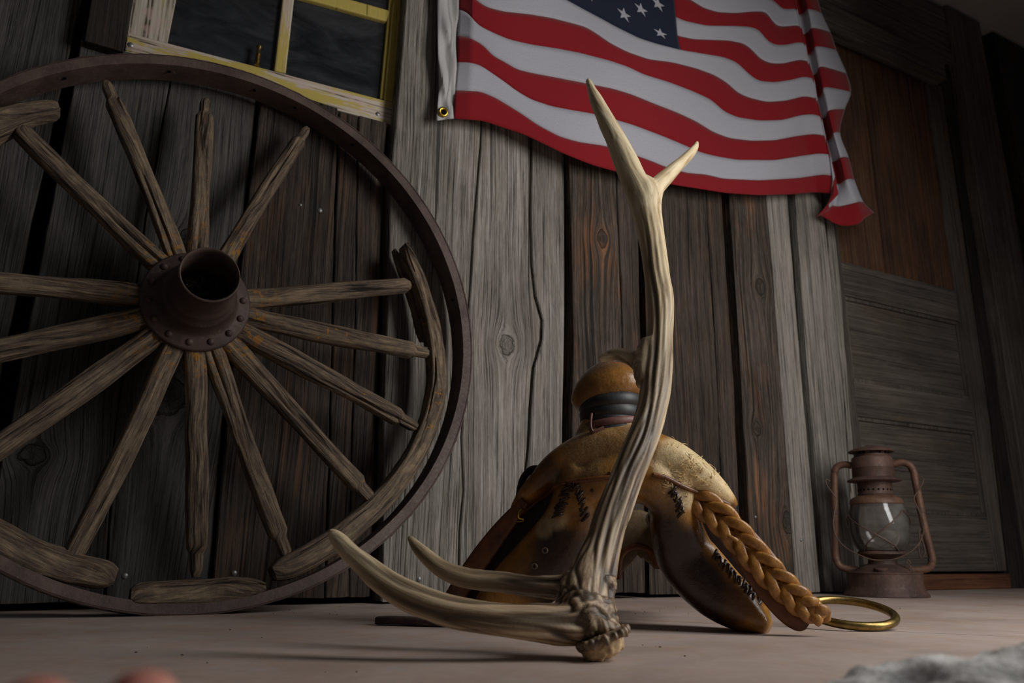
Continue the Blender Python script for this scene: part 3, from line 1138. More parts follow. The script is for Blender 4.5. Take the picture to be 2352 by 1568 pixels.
# spokes: hub end and outer end taken from the survey
SP = [((410, 600), (243, 188), 21, 1), ((452, 585), (472, 228), 22, 1), ((528, 580), (706, 294), 20, 1), ((560, 688), (940, 654), 23, 0), ((565, 725), (990, 812), 24, 1),
      ((555, 765), (958, 982), 24, 1), ((530, 795), (858, 1152), 23, 1), ((490, 810), (660, 1282), 23, 1), ((445, 810), (450, 1325), 23, 1), ((398, 795), (158, 1292), 23, 0),
      ((355, 770), (-75, 1077), 26, 0), ((335, 728), (-120, 828), 26, 0), ((335, 682), (-130, 640), 24, 0), ((365, 605), (40, 295), 23, 0)]
for si, (a, b, hw, tenon) in enumerate(SP):
    o0, o1 = 0.006, -0.02
    A2, B2 = W2(*a, o0), W2(*b, o1)
    p0, p1 = WP(*A2, o0), WP(*B2, o1)
    d = (p1 - p0)
    L = d.length
    d.normalize()
    p0 = p0 - d * 0.03
    L += 0.03
    lat = wn_.cross(d).normalized()
    out = d.cross(lat).normalized()
    if out.dot(wn_) < 0:
        out = -out
    r0 = hw * 0.00082
    rs = random.Random(si * 13 + 3)
    splits = [rs.uniform(0.5, 2.6), rs.uniform(3.4, 5.8)]
    bow = rs.uniform(-0.004, 0.004)

    def bf(i, th, l, splits=splits, si=si):
        q = 1 + 0.10 * noise.noise(V((math.cos(th) * 2.2, math.sin(th) * 2.2, l * 9 + si * 7))) + 0.07 * noise.noise(V((math.cos(th) * 6, math.sin(th) * 6, l * 16 + si * 3)))
        for s_, amp in zip(splits, (0.42, 0.22)):
            dth = abs((th - s_ - 0.25 * math.sin(l * 11 + si) + math.pi) % (2 * math.pi) - math.pi)
            q -= amp * math.exp(-(dth / 0.16) ** 2) * (0.45 + 0.55 * math.sin(l * 13 + si * 2))
        return q

    secs = []
    nseg = 34
    for i in range(nseg + 1):
        t = i / nseg
        rr = r0 * (1.02 - 0.14 * t + 0.05 * math.sin(t * 9 + si))
        if t < 0.06:
            rr *= 0.98
        flat = 0.86
        if tenon and t > 0.9:
            rr *= 0.66
        if i == nseg:
            rr *= 0.6
        c = p0 + d * (L * t) + lat * (bow * math.sin(math.pi * t))
        secs.append((c, lat * rr, out * rr * flat * 1.05))
    mk('spoke', loft(secs, 30, 2.3, bf), MAT['spoke'], wheel)


def _off(vf):
    return vf[0], vf[1], [(u + 2.0, v) for u, v in vf[2]]


# felloe pieces: polyline of (px, py, half width px) on the wheel plane
def felloe(pts, n=26, off=-0.022, dep=0.021, seed=0, rag=0.25):
    P = []
    for px, py, hw in pts:
        a, b = W2(px, py, off + dep)
        P.append((a, b, hw * 0.00078))
    P = smooth_path(P, n)
    secs = []
    rs = random.Random(seed)
    for i, (a, b, h) in enumerate(P):
        j, k = max(i - 1, 0), min(i + 1, n - 1)
        t = V((P[k][0] - P[j][0], P[k][1] - P[j][1], 0)).normalized()
        nrm = we1 * (-t.y) + we2 * t.x
        e = min(i, n - 1 - i)
        sh = 1.0 if e > 1 else (0.6 + 0.3 * e)
        secs.append((WP(a, b, off), nrm * h * sh, wn_ * dep * (0.92 if e == 0 else 1)))

    sp_ = rs.uniform(1.2, 1.9)

    def bf(i, th, l):
        q = 1 + 0.09 * noise.noise(V((math.cos(th) * 3, math.sin(th) * 3, l * 14 + seed * 5))) + 0.07 * noise.noise(V((math.cos(th) * 7, math.sin(th) * 7, l * 30 + seed)))
        dth = abs((th - sp_ - 0.3 * math.sin(l * 17 + seed) + math.pi) % (2 * math.pi) - math.pi)
        q -= rag * math.exp(-(dth / 0.13) ** 2)
        return q
    return mk('felloe', _off(loft(secs, 32, 4.0, bf)), MAT['spoke'], wheel)


felloe([(935, 556, 9), (952, 600, 17), (975, 660, 18), (998, 740, 20), (1010, 820, 22), (1010, 900, 24), (985, 990, 24), (940, 1075, 25), (880, 1150, 26), (800, 1220, 28), (715, 1276, 28), (632, 1315, 26)], 56, seed=2)
felloe([(908, 570, 5), (932, 625, 13), (958, 700, 14), (976, 780, 12)], 20, -0.05, 0.010, seed=9, rag=0.1)
felloe([(302, 1364, 22), (360, 1364, 27), (450, 1361, 27), (540, 1352, 26), (612, 1346, 14)], 26, seed=3)
felloe([(-60, 1205, 30), (0, 1238, 32), (70, 1272, 32), (160, 1300, 30), (268, 1322, 26)], 30, seed=4)
felloe([(-60, 300, 34), (0, 272, 33), (60, 250, 24), (135, 238, 18)], 24, seed=5)

# ================================================================== FLAG
flag = empty('flag', on_wall(1480, 442, -0.05), 'stars and stripes flag with brass grommet hanging on the boards', 'flag')
bx = [
    [(1043, 272), (1110, 277), (1139, 287), (1203, 308), (1298, 354), (1362, 379), (1420, 395), (1480, 410), (1548, 424), (1669, 443), (1744, 448), (1820, 446), (1872, 441), (1926, 446)],
    [(1045, 207), (1104, 210), (1139, 225), (1193, 258), (1235, 287), (1282, 312), (1324, 325), (1391, 335), (1448, 352), (1500, 371), (1531, 384), (1579, 397), (1620, 400), (1662, 410), (1744, 414), (1831, 409), (1893, 400), (1917, 405)],
    [(1050, 143), (1078, 143), (1104, 150), (1123, 163), (1155, 185), (1187, 209), (1219, 228), (1267, 244), (1314, 253), (1362, 261), (1400, 271), (1452, 286), (1521, 312), (1562, 329), (1610, 350), (1641, 358), (1693, 367), (1779, 368), (1848, 357), (1882, 352), (1906, 355)],
    [(1051, 82), (1072, 84), (1098, 96), (1117, 110), (1128, 126), (1155, 140), (1187, 159), (1219, 167), (1283, 179), (1340, 190), (1410, 204), (1452, 217), (1503, 238), (1555, 258), (1600, 279), (1638, 303), (1676, 317), (1727, 323), (1779, 322), (1831, 312), (1872, 307), (1896, 312)],
    [(1053, 22), (1066, 25), (1079, 33), (1088, 48), (1104, 61), (1139, 78), (1171, 91), (1219, 102), (1283, 112), (1330, 121), (1400, 139), (1442, 153), (1479, 171), (1538, 189), (1593, 210), (1634, 229), (1662, 255), (1693, 269), (1744, 277), (1796, 276), (1841, 264), (1872, 262), (1887, 269)],
    [(1054, -38), (1070, -25), (1093, 0), (1117, 16), (1155, 26), (1219, 33), (1267, 41), (1314, 53), (1346, 62), (1372, 78), (1400, 98), (1441, 119), (1490, 136), (1545, 143), (1600, 157), (1641, 172), (1672, 191), (1693, 212), (1720, 224), (1762, 234), (1806, 231), (1848, 220), (1877, 226)],
    [(1056, -98), (1110, -60), (1180, -42), (1250, -25), (1302, 0), (1340, 21), (1378, 41), (1416, 62), (1469, 88), (1510, 101), (1565, 115), (1607, 122), (1662, 131), (1693, 143), (1710, 160), (1727, 176), (1744, 186), (1779, 189), (1820, 183), (1848, 175), (1870, 181)],
    [(1058, -158), (1120, -120), (1200, -100), (1290, -70), (1340, -42), (1405, 0), (1460, 35), (1505, 60), (1548, 80), (1593, 90), (1676, 93), (1710, 100), (1731, 117), (1744, 134), (1769, 145), (1796, 146), (1841, 136), (1858, 142)],
    [(1060, -218), (1130, -180), (1290, -130), (1340, -102), (1400, -62), (1470, -10), (1538, 32), (1572, 48), (1624, 59), (1693, 60), (1727, 62), (1748, 71), (1758, 90), (1779, 103), (1806, 103), (1837, 96), (1850, 100)],
    [(1062, -278), (1130, -240), (1290, -190), (1400, -122), (1470, -70), (1537, -25), (1588, 0), (1614, 17), (1648, 28), (1693, 30), (1727, 26), (1758, 26), (1770, 38), (1775, 52), (1789, 61), (1813, 60), (1834, 57), (1841, 62)],
    [(1064, -338), (1130, -300), (1290, -250), (1400, -182), (1470, -130), (1540, -85), (1620, -40), (1700, -12), (1750, -10), (1786, 5), (1788, 14), (1796, 21), (1831, 20)],
    [(1066, -398), (1290, -310), (1400, -245), (1540, -145), (1700, -65), (1786, -30), (1824, -22)],
    [(1068, -458), (1290, -370), (1400, -305), (1540, -205), (1700, -115), (1786, -72), (1815, -64)],
    [(1070, -518), (1290, -430), (1400, -365), (1540, -265), (1700, -165), (1786, -115), (1806, -106)],
]
S1 = [(1888, 496), (1914, 472), (1922, 422), (1911, 372), (1900, 322), (1888, 272), (1876, 224), (1865, 174), (1854, 127), (1845, 79), (1836, 34), (1826, -8), (1816, -50), (1806, -92)]
SM = [(1930, 517), (1930, 473), (1930, 422), (1922, 368), (1907, 318), (1896, 268), (1885, 218), (1875, 168), (1864, 120), (1856, 73), (1847, 28), (1836, -15), (1826, -57), (1816, -99)]
S2 = [(1970, 514), (1962, 466), (1943, 413), (1930, 362), (1914, 306), (1903, 254), (1893, 201), (1884, 153), (1874, 107), (1865, 64), (1856, 21), (1846, -22), (1836, -64), (1826, -106)]
S3 = [(2008, 488), (1984, 464), (1963, 413), (1950, 362), (1930, 305), (1941, 251), (1955, 211), (1945, 169), (1922, 115), (1908, 74), (1888, 30), (1876, -14), (1864, -58), (1852, -100)]
NU, NF, NV = 130, 30, 6


def row_front(k):
    P = np.array(bx[k], float)
    x = np.linspace(P[0, 0], P[-1, 0], NU + 1)
    s = np.concatenate([[0], np.cumsum(np.hypot(np.diff(P[:, 0]), np.diff(P[:, 1])))])
    t = np.linspace(0, 1, NU + 1)
    tx = (P[:, 0] - P[0, 0]) / (P[-1, 0] - P[0, 0])
    Q = np.stack([np.interp(t, tx, P[:, 0]), np.interp(t, tx, P[:, 1])], 1)
    K = np.array([1, 3, 4, 3, 1.]) / 12
    y = Q[:, 1]
    yp = np.pad(y, 2, mode='reflect', reflect_type='odd')
    Q[:, 1] = np.convolve(yp, K, 'valid')
    return Q


rowsP = []
for k in range(14):
    Q = row_front(k)
    t = np.linspace(0, 1, NU + 1)
    dep = -0.092 + 0.010 * np.cos(t * 7.0 + k * 0.33) + 0.012 * np.sin(t * 15 - k * 0.55) * (0.3 + 0.7 * t)
    dep[:6] = np.linspace(-0.070, dep[6], 6)
    front = np.column_stack([Q, dep])
    back = smooth_path([tuple(front[-1]), (S1[k][0] - 10, S1[k][1], -0.09), S1[k] + (-0.072,), SM[k] + (-0.084,), S2[k] + (-0.112,), ((S2[k][0] * .5 + S3[k][0] * .5), (S2[k][1] * .5 + S3[k][1] * .5) - 2, -0.11), S3[k] + (-0.085,)], NF + 1)[1:]
    front[-8:, 2] = np.linspace(front[-8, 2], -0.115, 8)
    back[0:4, 2] = np.linspace(-0.115, back[4, 2], 4)
    rowsP.append(np.vstack([front, back]))
rowsP = np.array(rowsP)
NT_ = rowsP.shape[1]
fine = np.zeros((13 * NV + 1, NT_, 3))
for j in range(NT_):
    fine[:, j] = smooth_path(rowsP[:, j], 13 * NV + 1)
grid = [[on_wall(*fine[i, j]) for j in range(NT_)] for i in range(13 * NV + 1)]
# canton right edge as a column index per row
ce = int(round(NU * (1565 - 1056) / (1870 - 1056)))


def patch(name, i0, i1, j0, j1, mat, lift=0.0, parent=flag):
    vs, uv, fs = [], [], []
    nj = j1 - j0 + 1
    for i in range(i0, i1 + 1):
        for j in range(j0, j1 + 1):
            vs.append(grid[i][j])
            uv.append((j * 0.0085, i * 0.0105))
    for i in range(i1 - i0):
        for j in range(nj - 1):
            fs.append((i * nj + j, i * nj + j + 1, (i + 1) * nj + j + 1, (i + 1) * nj + j))
    o = mk(name, (vs, fs, uv), mat, parent)
    sd_ = o.modifiers.new('thickness', 'SOLIDIFY')
    sd_.thickness = 0.0006
    return o


for k in range(13):
    m_ = MAT['flag_red'] if k % 2 == 0 else MAT['flag_white']
    patch('stripe', k * NV, (k + 1) * NV, ce if k >= 6 else 0, NT_ - 1, m_)
canton = patch('canton', 6 * NV, 13 * NV, 0, ce, MAT['flag_blue'])
canton['label'] = 'navy blue star field'


def cloth_pt(u, v, lift):
    """u, v in grid units"""
    i, j = min(max(int(v), 0), 13 * NV - 1), min(max(int(u), 0), NT_ - 2)
    fv, fu = v - i, u - j
    p = (grid[i][j] * (1 - fu) + grid[i][j + 1] * fu) * (1 - fv) + (grid[i + 1][j] * (1 - fu) + grid[i + 1][j + 1] * fu) * fv
    n = (grid[i][j + 1] - grid[i][j]).cross(grid[i + 1][j] - grid[i][j]).normalized()
    if n.dot(CAM - p) < 0:
        n = -n
    return p + n * lift


ru, rv = ce / 24.0 * 0.80, 7 * NV / 20.0 * 0.82
for row in range(9):
    for c in range(6 if row % 2 == 0 else 5):
        uc = ce * ((2 * c + 1 + (row % 2)) / 12.0)
        vc = 6 * NV + 7 * NV * (row + 1) / 10.0
        vs = [cloth_pt(uc, vc, 0.0011)]
        for q in range(10):
            rr = 1.0 if q % 2 == 0 else 0.382
            a = math.pi / 2 + q * math.pi / 5
            vs.append(cloth_pt(uc + ru * rr * math.cos(a), vc + rv * rr * math.sin(a), 0.0011))
        mk('star', (vs, [(0, 1 + q, 1 + (q + 1) % 10) for q in range(10)], [(0.01 * q, 0.01) for q in range(11)]), MAT['flag_white'], canton, smooth=False)
# header band with grommet
HB = [(1000, 278, 1043, 272), (1004, 262, 1043, 240), (1008, 207, 1045, 207), (1007, 143, 1050, 143), (1006, 82, 1051, 82), (1005, 22, 1053, 22), (1005, -98, 1056, -98), (1005, -278, 1062, -278), (1005, -518, 1070, -518)]
hb = smooth_path(HB, 60)
vs, uv, fs = [], [], []
for i, (x0, y0, x1, y1) in enumerate(hb):
    for k in range(9):
        t = k / 8
        dd = -0.068 - 0.006 * math.sin(t * math.pi) * math.sin(i * 0.45) - 0.004 * math.sin(t * 9 + i * 0.3)
        vs.append(on_wall(x0 + (x1 - x0) * t, y0 + (y1 - y0) * t, dd))
        uv.append((t * 0.04, i * 0.02))
for i in range(59):
    for k in range(8):
        fs.append((i * 9 + k, i * 9 + k + 1, (i + 1) * 9 + k + 1, (i + 1) * 9 + k))
hd = mk('header_band', (vs, fs, uv), MAT['flag_band'], flag)
hd.modifiers.new('thickness', 'SOLIDIFY').thickness = 0.0015
gc = on_wall(1018, 257, -0.0765)
gn = (CAM - gc).normalized() * 0.35 + V((0, -1, 0))
gn.normalize()
mk('grommet', lathe([(0.0062, -0.0012), (0.0058, 0.0012), (0.0075, 0.0028), (0.0100, 0.0028), (0.0122, 0.0012), (0.0125, -0.0012)], gc, gn, 28, True), MAT['grommet'], hd)
mk('eyelet_hole', lathe([(0, 0.0002), (0.0062, 0.0002), (0.0062, -0.001)], gc, gn, 20), MAT['black'], hd)
# stitched seam threads along header and fly hem
for off in (0.86, 0.80):
    pts = [on_wall(x0 + (x1 - x0) * off, y0 + (y1 - y0) * off, -0.0785) for (x0, y0, x1, y1) in hb[::2]]
    mk('seam', tube(pts, 0.0006, 5), MAT['flag_band'], hd)

# ================================================================== ANTLER
AB = on_floor(1338, 1518)
fh = V((math.sin(YAW), math.cos(YAW), 0))
LEAN = math.radians(30)
al = fh * math.sin(LEAN) + V((0, 0, 1)) * math.cos(LEAN)
an = RT0.cross(al).normalized()


def AP(px, py, off=0.0):
    d = ray(px, py)
    t = (AB - CAM).dot(an) / d.dot(an)
    return CAM + d * (t + off), t + off


def chain(pts, n):
    P = smooth_path(pts, n)
    c, r = [], []
    for px, py, hw, off in P:
        p, t = AP(px, py, off)
        c.append(p)
        r.append(max(hw, 1.5) * t / FPX)
    return c, r


chains = [
    chain([(1382, 1470, 52, 0), (1372, 1430, 50, 0), (1366, 1385, 48, 0), (1370, 1330, 46, 0), (1385, 1260, 43, 0), (1408, 1180, 41, 0), (1440, 1090, 39, 0), (1475, 1010, 37, 0), (1500, 930, 36, 0), (1512, 850, 34, 0),
           (1516, 770, 31, 0), (1516, 690, 31, 0), (1506, 610, 30, 0), (1493, 530, 31, 0), (1478, 460, 36, 0), (1452, 405, 31, -.01), (1424, 340, 26, -.02), (1396, 285, 21, -.03), (1372, 235, 16, -.04), (1350, 184, 6, -.05)], 110),
    chain([(1490, 470, 28, 0), (1505, 432, 23, 0), (1538, 398, 17, 0.01), (1575, 364, 13, 0.02), (1594, 342, 9, 0.025), (1602, 326, 4, 0.03)], 36),
    chain([(1510, 850, 30, 0), (1482, 838, 27, 0.015), (1450, 822, 19, 0.03), (1420, 813, 16, 0.045), (1395, 817, 13, 0.055), (1374, 826, 9, 0.06)], 34),
    chain([(1378, 1420, 55, 0), (1340, 1428, 52, 0), (1290, 1432, 47, -.01), (1210, 1427, 42, -.02), (1120, 1419, 38, -.025), (1020, 1400, 36, -.03), (930, 1365, 34, -.03), (860, 1318, 29, -.03), (800, 1264, 23, -.03), (770, 1232, 16, -.03), (756, 1217, 7, -.03)], 70),
    chain([(1375, 1345, 44, 0), (1330, 1350, 36, 0.01), (1250, 1347, 27, 0.02), (1160, 1336, 25, 0.03), (1080, 1329, 24, 0.035), (1015, 1306, 22, 0.04), (965, 1264, 17, 0.04), (937, 1230, 8, 0.04)], 56),
]
fill = [chain([(1352, 1452, 54, 0), (1338, 1405, 62, -.004), (1344, 1352, 58, 0), (1364, 1300, 48, 0), (1386, 1245, 40, 0)], 20),
        chain([(1300, 1395, 34, 0), (1325, 1375, 46, 0), (1350, 1350, 50, 0)], 8), chain([(1310, 1338, 26, .006), (1345, 1312, 38, 0)], 6),
        chain([(1486, 500, 33, 0), (1482, 452, 37, 0), (1478, 424, 30, 0)], 8), chain([(1496, 880, 34, .004), (1486, 842, 34, .008), (1498, 790, 30, .004)], 8)]
parts = [tube(c, r, 20) for c, r in chains + fill]
ame = remesh(parts, 0.0016, 34, 'antler_beam')
nv = len(ame.vertices)
co = np.empty(nv * 3)
ame.vertices.foreach_get('co', co)
co = co.reshape(-1, 3)
no = np.empty(nv * 3)
ame.vertices.foreach_get('normal', no)
no = no.reshape(-1, 3)
CP, CT, CN, CB, CS, CI, CR = [], [], [], [], [], [], []
for ci, (c, r) in enumerate(chains):
    fr = frames(c)
    s = 0
    for i, p in enumerate(c):
        if i:
            s += (p - c[i - 1]).length
        CP.append(tuple(p))
        CN.append(tuple(fr[i][0]))
        CB.append(tuple(fr[i][1]))
        CS.append(s + ci * 3.7)
        CI.append(ci)
        CR.append(r[i])
CP, CN, CB, CS, CI, CR = map(np.array, (CP, CN, CB, CS, CI, CR))
best = np.full(nv, 1e9)
bi = np.zeros(nv, int)
for i in range(len(CP)):
    d = np.linalg.norm(co - CP[i], axis=1) / CR[i]
    mm = d < best
    best[mm] = d[mm]
    bi[mm] = i
rel = co - CP[bi]
CTn = np.cross(CN, CB)
for i in range(len(CP)):
    j0, j1 = max(i - 1, 0), min(i + 1, len(CP) - 1)
    if CI[j0] != CI[i]:
        j0 = i
    if CI[j1] != CI[i]:
        j1 = i
    q_ = CP[j1] - CP[j0]
    CTn[i] = q_ / max(np.linalg.norm(q_), 1e-9)
along = np.einsum('ij,ij->i', rel, CTn[bi])
rel = rel - along[:, None] * CTn[bi]
ga = np.einsum('ij,ij->i', rel, CN[bi])
gb = np.einsum('ij,ij->i', rel, CB[bi])
gs = CS[bi] + along
ang = np.arctan2(gb, ga)
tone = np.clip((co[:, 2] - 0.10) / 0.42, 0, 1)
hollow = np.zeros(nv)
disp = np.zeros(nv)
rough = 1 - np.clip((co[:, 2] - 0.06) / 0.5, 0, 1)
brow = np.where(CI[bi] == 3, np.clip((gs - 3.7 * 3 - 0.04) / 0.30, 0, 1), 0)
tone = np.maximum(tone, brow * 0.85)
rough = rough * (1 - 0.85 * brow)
bz = np.where(CI[bi] == 4, np.clip((gs - 3.7 * 4) / 0.2, 0, 1), 0)
rough = rough * (1 - 0.8 * bz)
tone = np.maximum(tone, bz * 0.45)
for i in range(nv):
    x, y, s = ga[i], gb[i], gs[i]
    h1 = noise.noise(V((x * 170, y * 170, s * 11)))
    h2 = noise.noise(V((x * 95 + 9, y * 95, s * 8)))
    gro = max(0, 0.2 - abs(h2)) / 0.2
    disp[i] = (0.0016 * h1 - 0.0024 * gro) * (0.22 + 0.95 * rough[i]) + 0.0012 * noise.noise(V(co[i] * 22))
    hollow[i] = gro * (0.12 + 0.85 * rough[i])
# long grooves running up the beam
tc = np.array(CAM) - co
rt_ = np.array(RT)
wrap = lambda q: (q + np.pi) % (2 * np.pi) - np.pi
phc = np.arctan2(np.einsum('ij,ij->i', tc, CB[bi]), np.einsum('ij,ij->i', tc, CN[bi]))
phr = np.arctan2(CB[bi] @ rt_, CN[bi] @ rt_)
side = np.sign(wrap(phr - phc))
on0 = (CI[bi] == 0)
for d0, d1, dep_, wid in ((0.05, -0.45, 0.0030, 0.17), (0.50, 0.1, 0.0017, 0.15), (-0.5, -0.9, 0.0015, 0.15), (0.95, 0.6, 0.0013, 0.15)):
    dl = d0 + (d1 - d0) * np.clip(gs / 0.55, 0, 1) + 0.06 * np.sin(gs * 31) + 0.05 * np.sin(gs * 13 + d0)
    gg = np.exp(-(wrap(ang - phc - side * dl) / wid) ** 2) * on0 * np.clip((gs - 0.05) / 0.05, 0, 1) * np.clip((0.74 - gs) / 0.15, 0, 1)
    disp -= dep_ * gg
    hollow = np.maximum(hollow, gg * dep_ / 0.0030 * 0.9)
ed = np.empty(len(ame.edges) * 2, np.int32)
ame.edges.foreach_get('vertices', ed)
ed = ed.reshape(-1, 2)
deg = np.bincount(ed.ravel(), minlength=nv).astype(float)
for _ in range(3):
    for arr in (disp, hollow):
        acc = np.bincount(ed[:, 0], arr[ed[:, 1]], nv) + np.bincount(ed[:, 1], arr[ed[:, 0]], nv)
        arr[:] = 0.5 * arr + 0.5 * acc / np.maximum(deg, 1)
co += no * disp[:, None]
ame.vertices.foreach_set('co', co.ravel())
hollow = np.clip(hollow * 1.6, 0, 1)
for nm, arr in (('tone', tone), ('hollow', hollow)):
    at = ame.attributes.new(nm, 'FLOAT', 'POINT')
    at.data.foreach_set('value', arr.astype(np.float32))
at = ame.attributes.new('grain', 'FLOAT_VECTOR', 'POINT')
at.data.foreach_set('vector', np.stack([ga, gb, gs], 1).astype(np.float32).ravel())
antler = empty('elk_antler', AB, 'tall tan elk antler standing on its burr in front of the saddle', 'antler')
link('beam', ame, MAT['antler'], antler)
# burr with knobs and the pale pedicle
bc, bt = AP(1386, 1464, -0.004)
maj = (RT * 145 + UP * 55).normalized()
dnp = (RT * 55 - UP * 145).normalized()
bax = (dnp * 0.97 - FW * 0.26).normalized()
e1_ = maj
e2_ = bax.cross(e1_).normalized()
R_b = 58 * bt / FPX
burr_parts = [lathe([(0.0, -0.006), (R_b * 0.94, -0.004), (R_b * 1.0, 0.0), (R_b * 0.94, 0.004), (0, 0.004)], bc, bax, 30)]
rs = random.Random(4)
for i in range(22):
    th = 2 * math.pi * i / 22 + rs.uniform(-.08, .08)
    p = bc + (e1_ * math.cos(th) + e2_ * math.sin(th)) * R_b * rs.uniform(1.0, 1.1)
    rd = rs.uniform(0.0024, 0.0042)
    rad_d = (e1_ * math.cos(th) + e2_ * math.sin(th))
    burr_parts.append(sphere(p, rd * 1.1, rd * 0.9, rd * 1.5, (rad_d, bax.cross(rad_d), bax), 10, 8))
bme = remesh(burr_parts, 0.0013, 2, 'burr')
link('burr', bme, MAT['burr'], antler)
pme = remesh([lathe([(0, -0.004), (R_b * 0.82, -0.004), (R_b * 0.88, 0.008), (R_b * 0.80, 0.014), (R_b * 0.5, 0.017), (0, 0.0185)], bc - e1_ * R_b * 0.16, bax, 30)], 0.0016, 2, 'pedicle')
for v in pme.vertices:
    v.co += bax * (0.002 * noise.noise(v.co * 160)) + v.normal * 0.0012 * noise.noise(v.co * 300)
link('pedicle', pme, MAT['pedicle'], antler)

# ================================================================== SADDLE TREE
FR_, FL_ = on_floor(1765, 1453), on_floor(1065, 1436)
sx_ = (FR_ - FL_).normalized()
sn = V((-sx_.y, sx_.x, 0)).normalized()
if sn.dot(FW) < 0:
    sn = -sn
sz = V((0, 0, 1))


def SPt(px, py, off=0.0):
    return on_plane(px, py, FR_ + sn * off, sn)


def pxm(p):
    return (p - CAM).dot(FW) / FPX


def arch_loft(pts, n, ns=24, power=2.7):
    """pts: (px, py, half in-plane px, half depth m, offset m)"""
    P = smooth_path(pts, n)
    C = [SPt(a, b, o) for a, b, h, dp, o in P]
    secs = []
    for i, (a, b, h, dp, o) in enumerate(P):
        t = (C[min(i + 1, n - 1)] - C[max(i - 1, 0)]).normalized()
        lat = t.cross(sn).normalized()
        dd = lat.cross(t).normalized()
        secs.append((C[i], lat * max(h, 1) * pxm(C[i]), dd * max(dp, 0.002)))
    return loft(secs, ns, power)


saddle = empty('saddle_tree', (FR_ + FL_) / 2, 'amber rawhide saddle tree with wrapped horn behind the antler', 'saddle')
fork = arch_loft([(1180, 1168, 10, .012, .01), (1200, 1148, 18, .024, .02), (1240, 1112, 27, .034, .015), (1290, 1070, 38, .045, .01), (1360, 1040, 47, .055, .01), (1440, 1032, 50, .058, .01), (1520, 1050, 48, .056, .01), (1585, 1086, 43, .048, .01), (1640, 1125, 32, .036, .01), (1678, 1152, 16, .02, .01), (1692, 1163, 6, .01, .01)], 44)
neck = arch_loft([(1405, 1030, 95, .055, .02), (1402, 1000, 82, .05, .02), (1402, 960, 62, .040, .02), (1402, 930, 62, .040, .02), (1398, 905, 66, .042, .02)], 14)
legR = arch_loft([(1545, 1085, 52, .045, .004), (1548, 1140, 52, .046, .008), (1552, 1200, 58, .048, .016), (1578, 1272, 72, .05, .035), (1640, 1345, 70, .048, .03), (1706, 1398, 54, .04, .015), (1748, 1430, 30, .028, .0), (1768, 1443, 15, .015, -.004)], 36)
legL = arch_loft([(1345, 1080, 58, .045, .0), (1330, 1140, 58, .046, .002), (1312, 1205, 66, .046, .006), (1262, 1285, 76, .05, .014), (1190, 1350, 68, .045, .02), (1120, 1405, 44, .035, .01), (1082, 1428, 14, .018, .0)], 34)
# bars running back to the cantle
backs = []
for px0, py0, px1, py1 in ((1545, 1230, 1560, 1245), (1300, 1240, 1330, 1255)):
    P0 = SPt(px0, py0, 0.03)
    P1 = P0 + sn * 0.30 + V((0, 0, -0.01))
    dirn = (SPt(px0, py0, 0.03) - SPt(1430, 1120, 0.03)).normalized()
    lat2 = dirn.cross(sn).normalized()
    secs = []
    for i in range(12):
        t = i / 11
        s_ = math.sin(math.pi * (0.15 + 0.7 * t)) * 0.3 + 0.7
        secs.append((P0.lerp(P1, t), dirn * 0.055 * s_, lat2 * 0.014))
    backs.append(loft(secs, 16, 2.5))
gul = arch_loft([(1318, 1190, 46, .046, .006), (1340, 1140, 50, .048, .003), (1385, 1104, 56, .052, .0), (1440, 1094, 60, .052, .0), (1495, 1106, 56, .052, .0), (1535, 1145, 50, .046, .004), (1552, 1195, 46, .044, .01)], 30)
sme = remesh([fork, neck, legR, legL, gul] + backs, 0.0032, 7, 'saddle_body')
# hide colours by place, with inner-bar shade and top-right light painted in
nv = len(sme.vertices)
colr = np.zeros((nv, 4), np.float32)
fz = np.zeros(nv, np.float32)
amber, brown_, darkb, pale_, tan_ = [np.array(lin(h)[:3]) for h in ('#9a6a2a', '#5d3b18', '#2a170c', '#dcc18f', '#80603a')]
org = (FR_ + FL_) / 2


def sc2(px, py):
    p = SPt(px, py, 0) - FR_
    return p.dot(sx_), p.z


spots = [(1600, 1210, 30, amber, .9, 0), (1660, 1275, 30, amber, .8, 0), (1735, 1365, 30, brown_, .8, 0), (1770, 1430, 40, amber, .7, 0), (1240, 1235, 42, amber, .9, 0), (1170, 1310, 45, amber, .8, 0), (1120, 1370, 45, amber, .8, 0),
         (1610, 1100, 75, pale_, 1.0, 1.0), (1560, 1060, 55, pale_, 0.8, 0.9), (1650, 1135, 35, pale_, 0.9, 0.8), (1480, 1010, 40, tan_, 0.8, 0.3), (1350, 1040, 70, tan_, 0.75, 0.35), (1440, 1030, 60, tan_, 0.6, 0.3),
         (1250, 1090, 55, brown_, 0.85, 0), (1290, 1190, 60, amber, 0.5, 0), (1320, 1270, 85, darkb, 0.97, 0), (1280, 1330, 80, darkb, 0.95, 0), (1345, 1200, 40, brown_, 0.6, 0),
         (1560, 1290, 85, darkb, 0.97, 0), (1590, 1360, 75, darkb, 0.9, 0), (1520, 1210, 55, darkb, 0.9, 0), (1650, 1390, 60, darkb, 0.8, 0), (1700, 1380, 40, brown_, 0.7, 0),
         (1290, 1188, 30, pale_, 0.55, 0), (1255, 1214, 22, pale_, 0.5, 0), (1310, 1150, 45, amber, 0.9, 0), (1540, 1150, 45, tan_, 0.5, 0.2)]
spots = [sc2(a, b) + (r * 0.00062, c, k, f_) for a, b, r, c, k, f_ in spots]
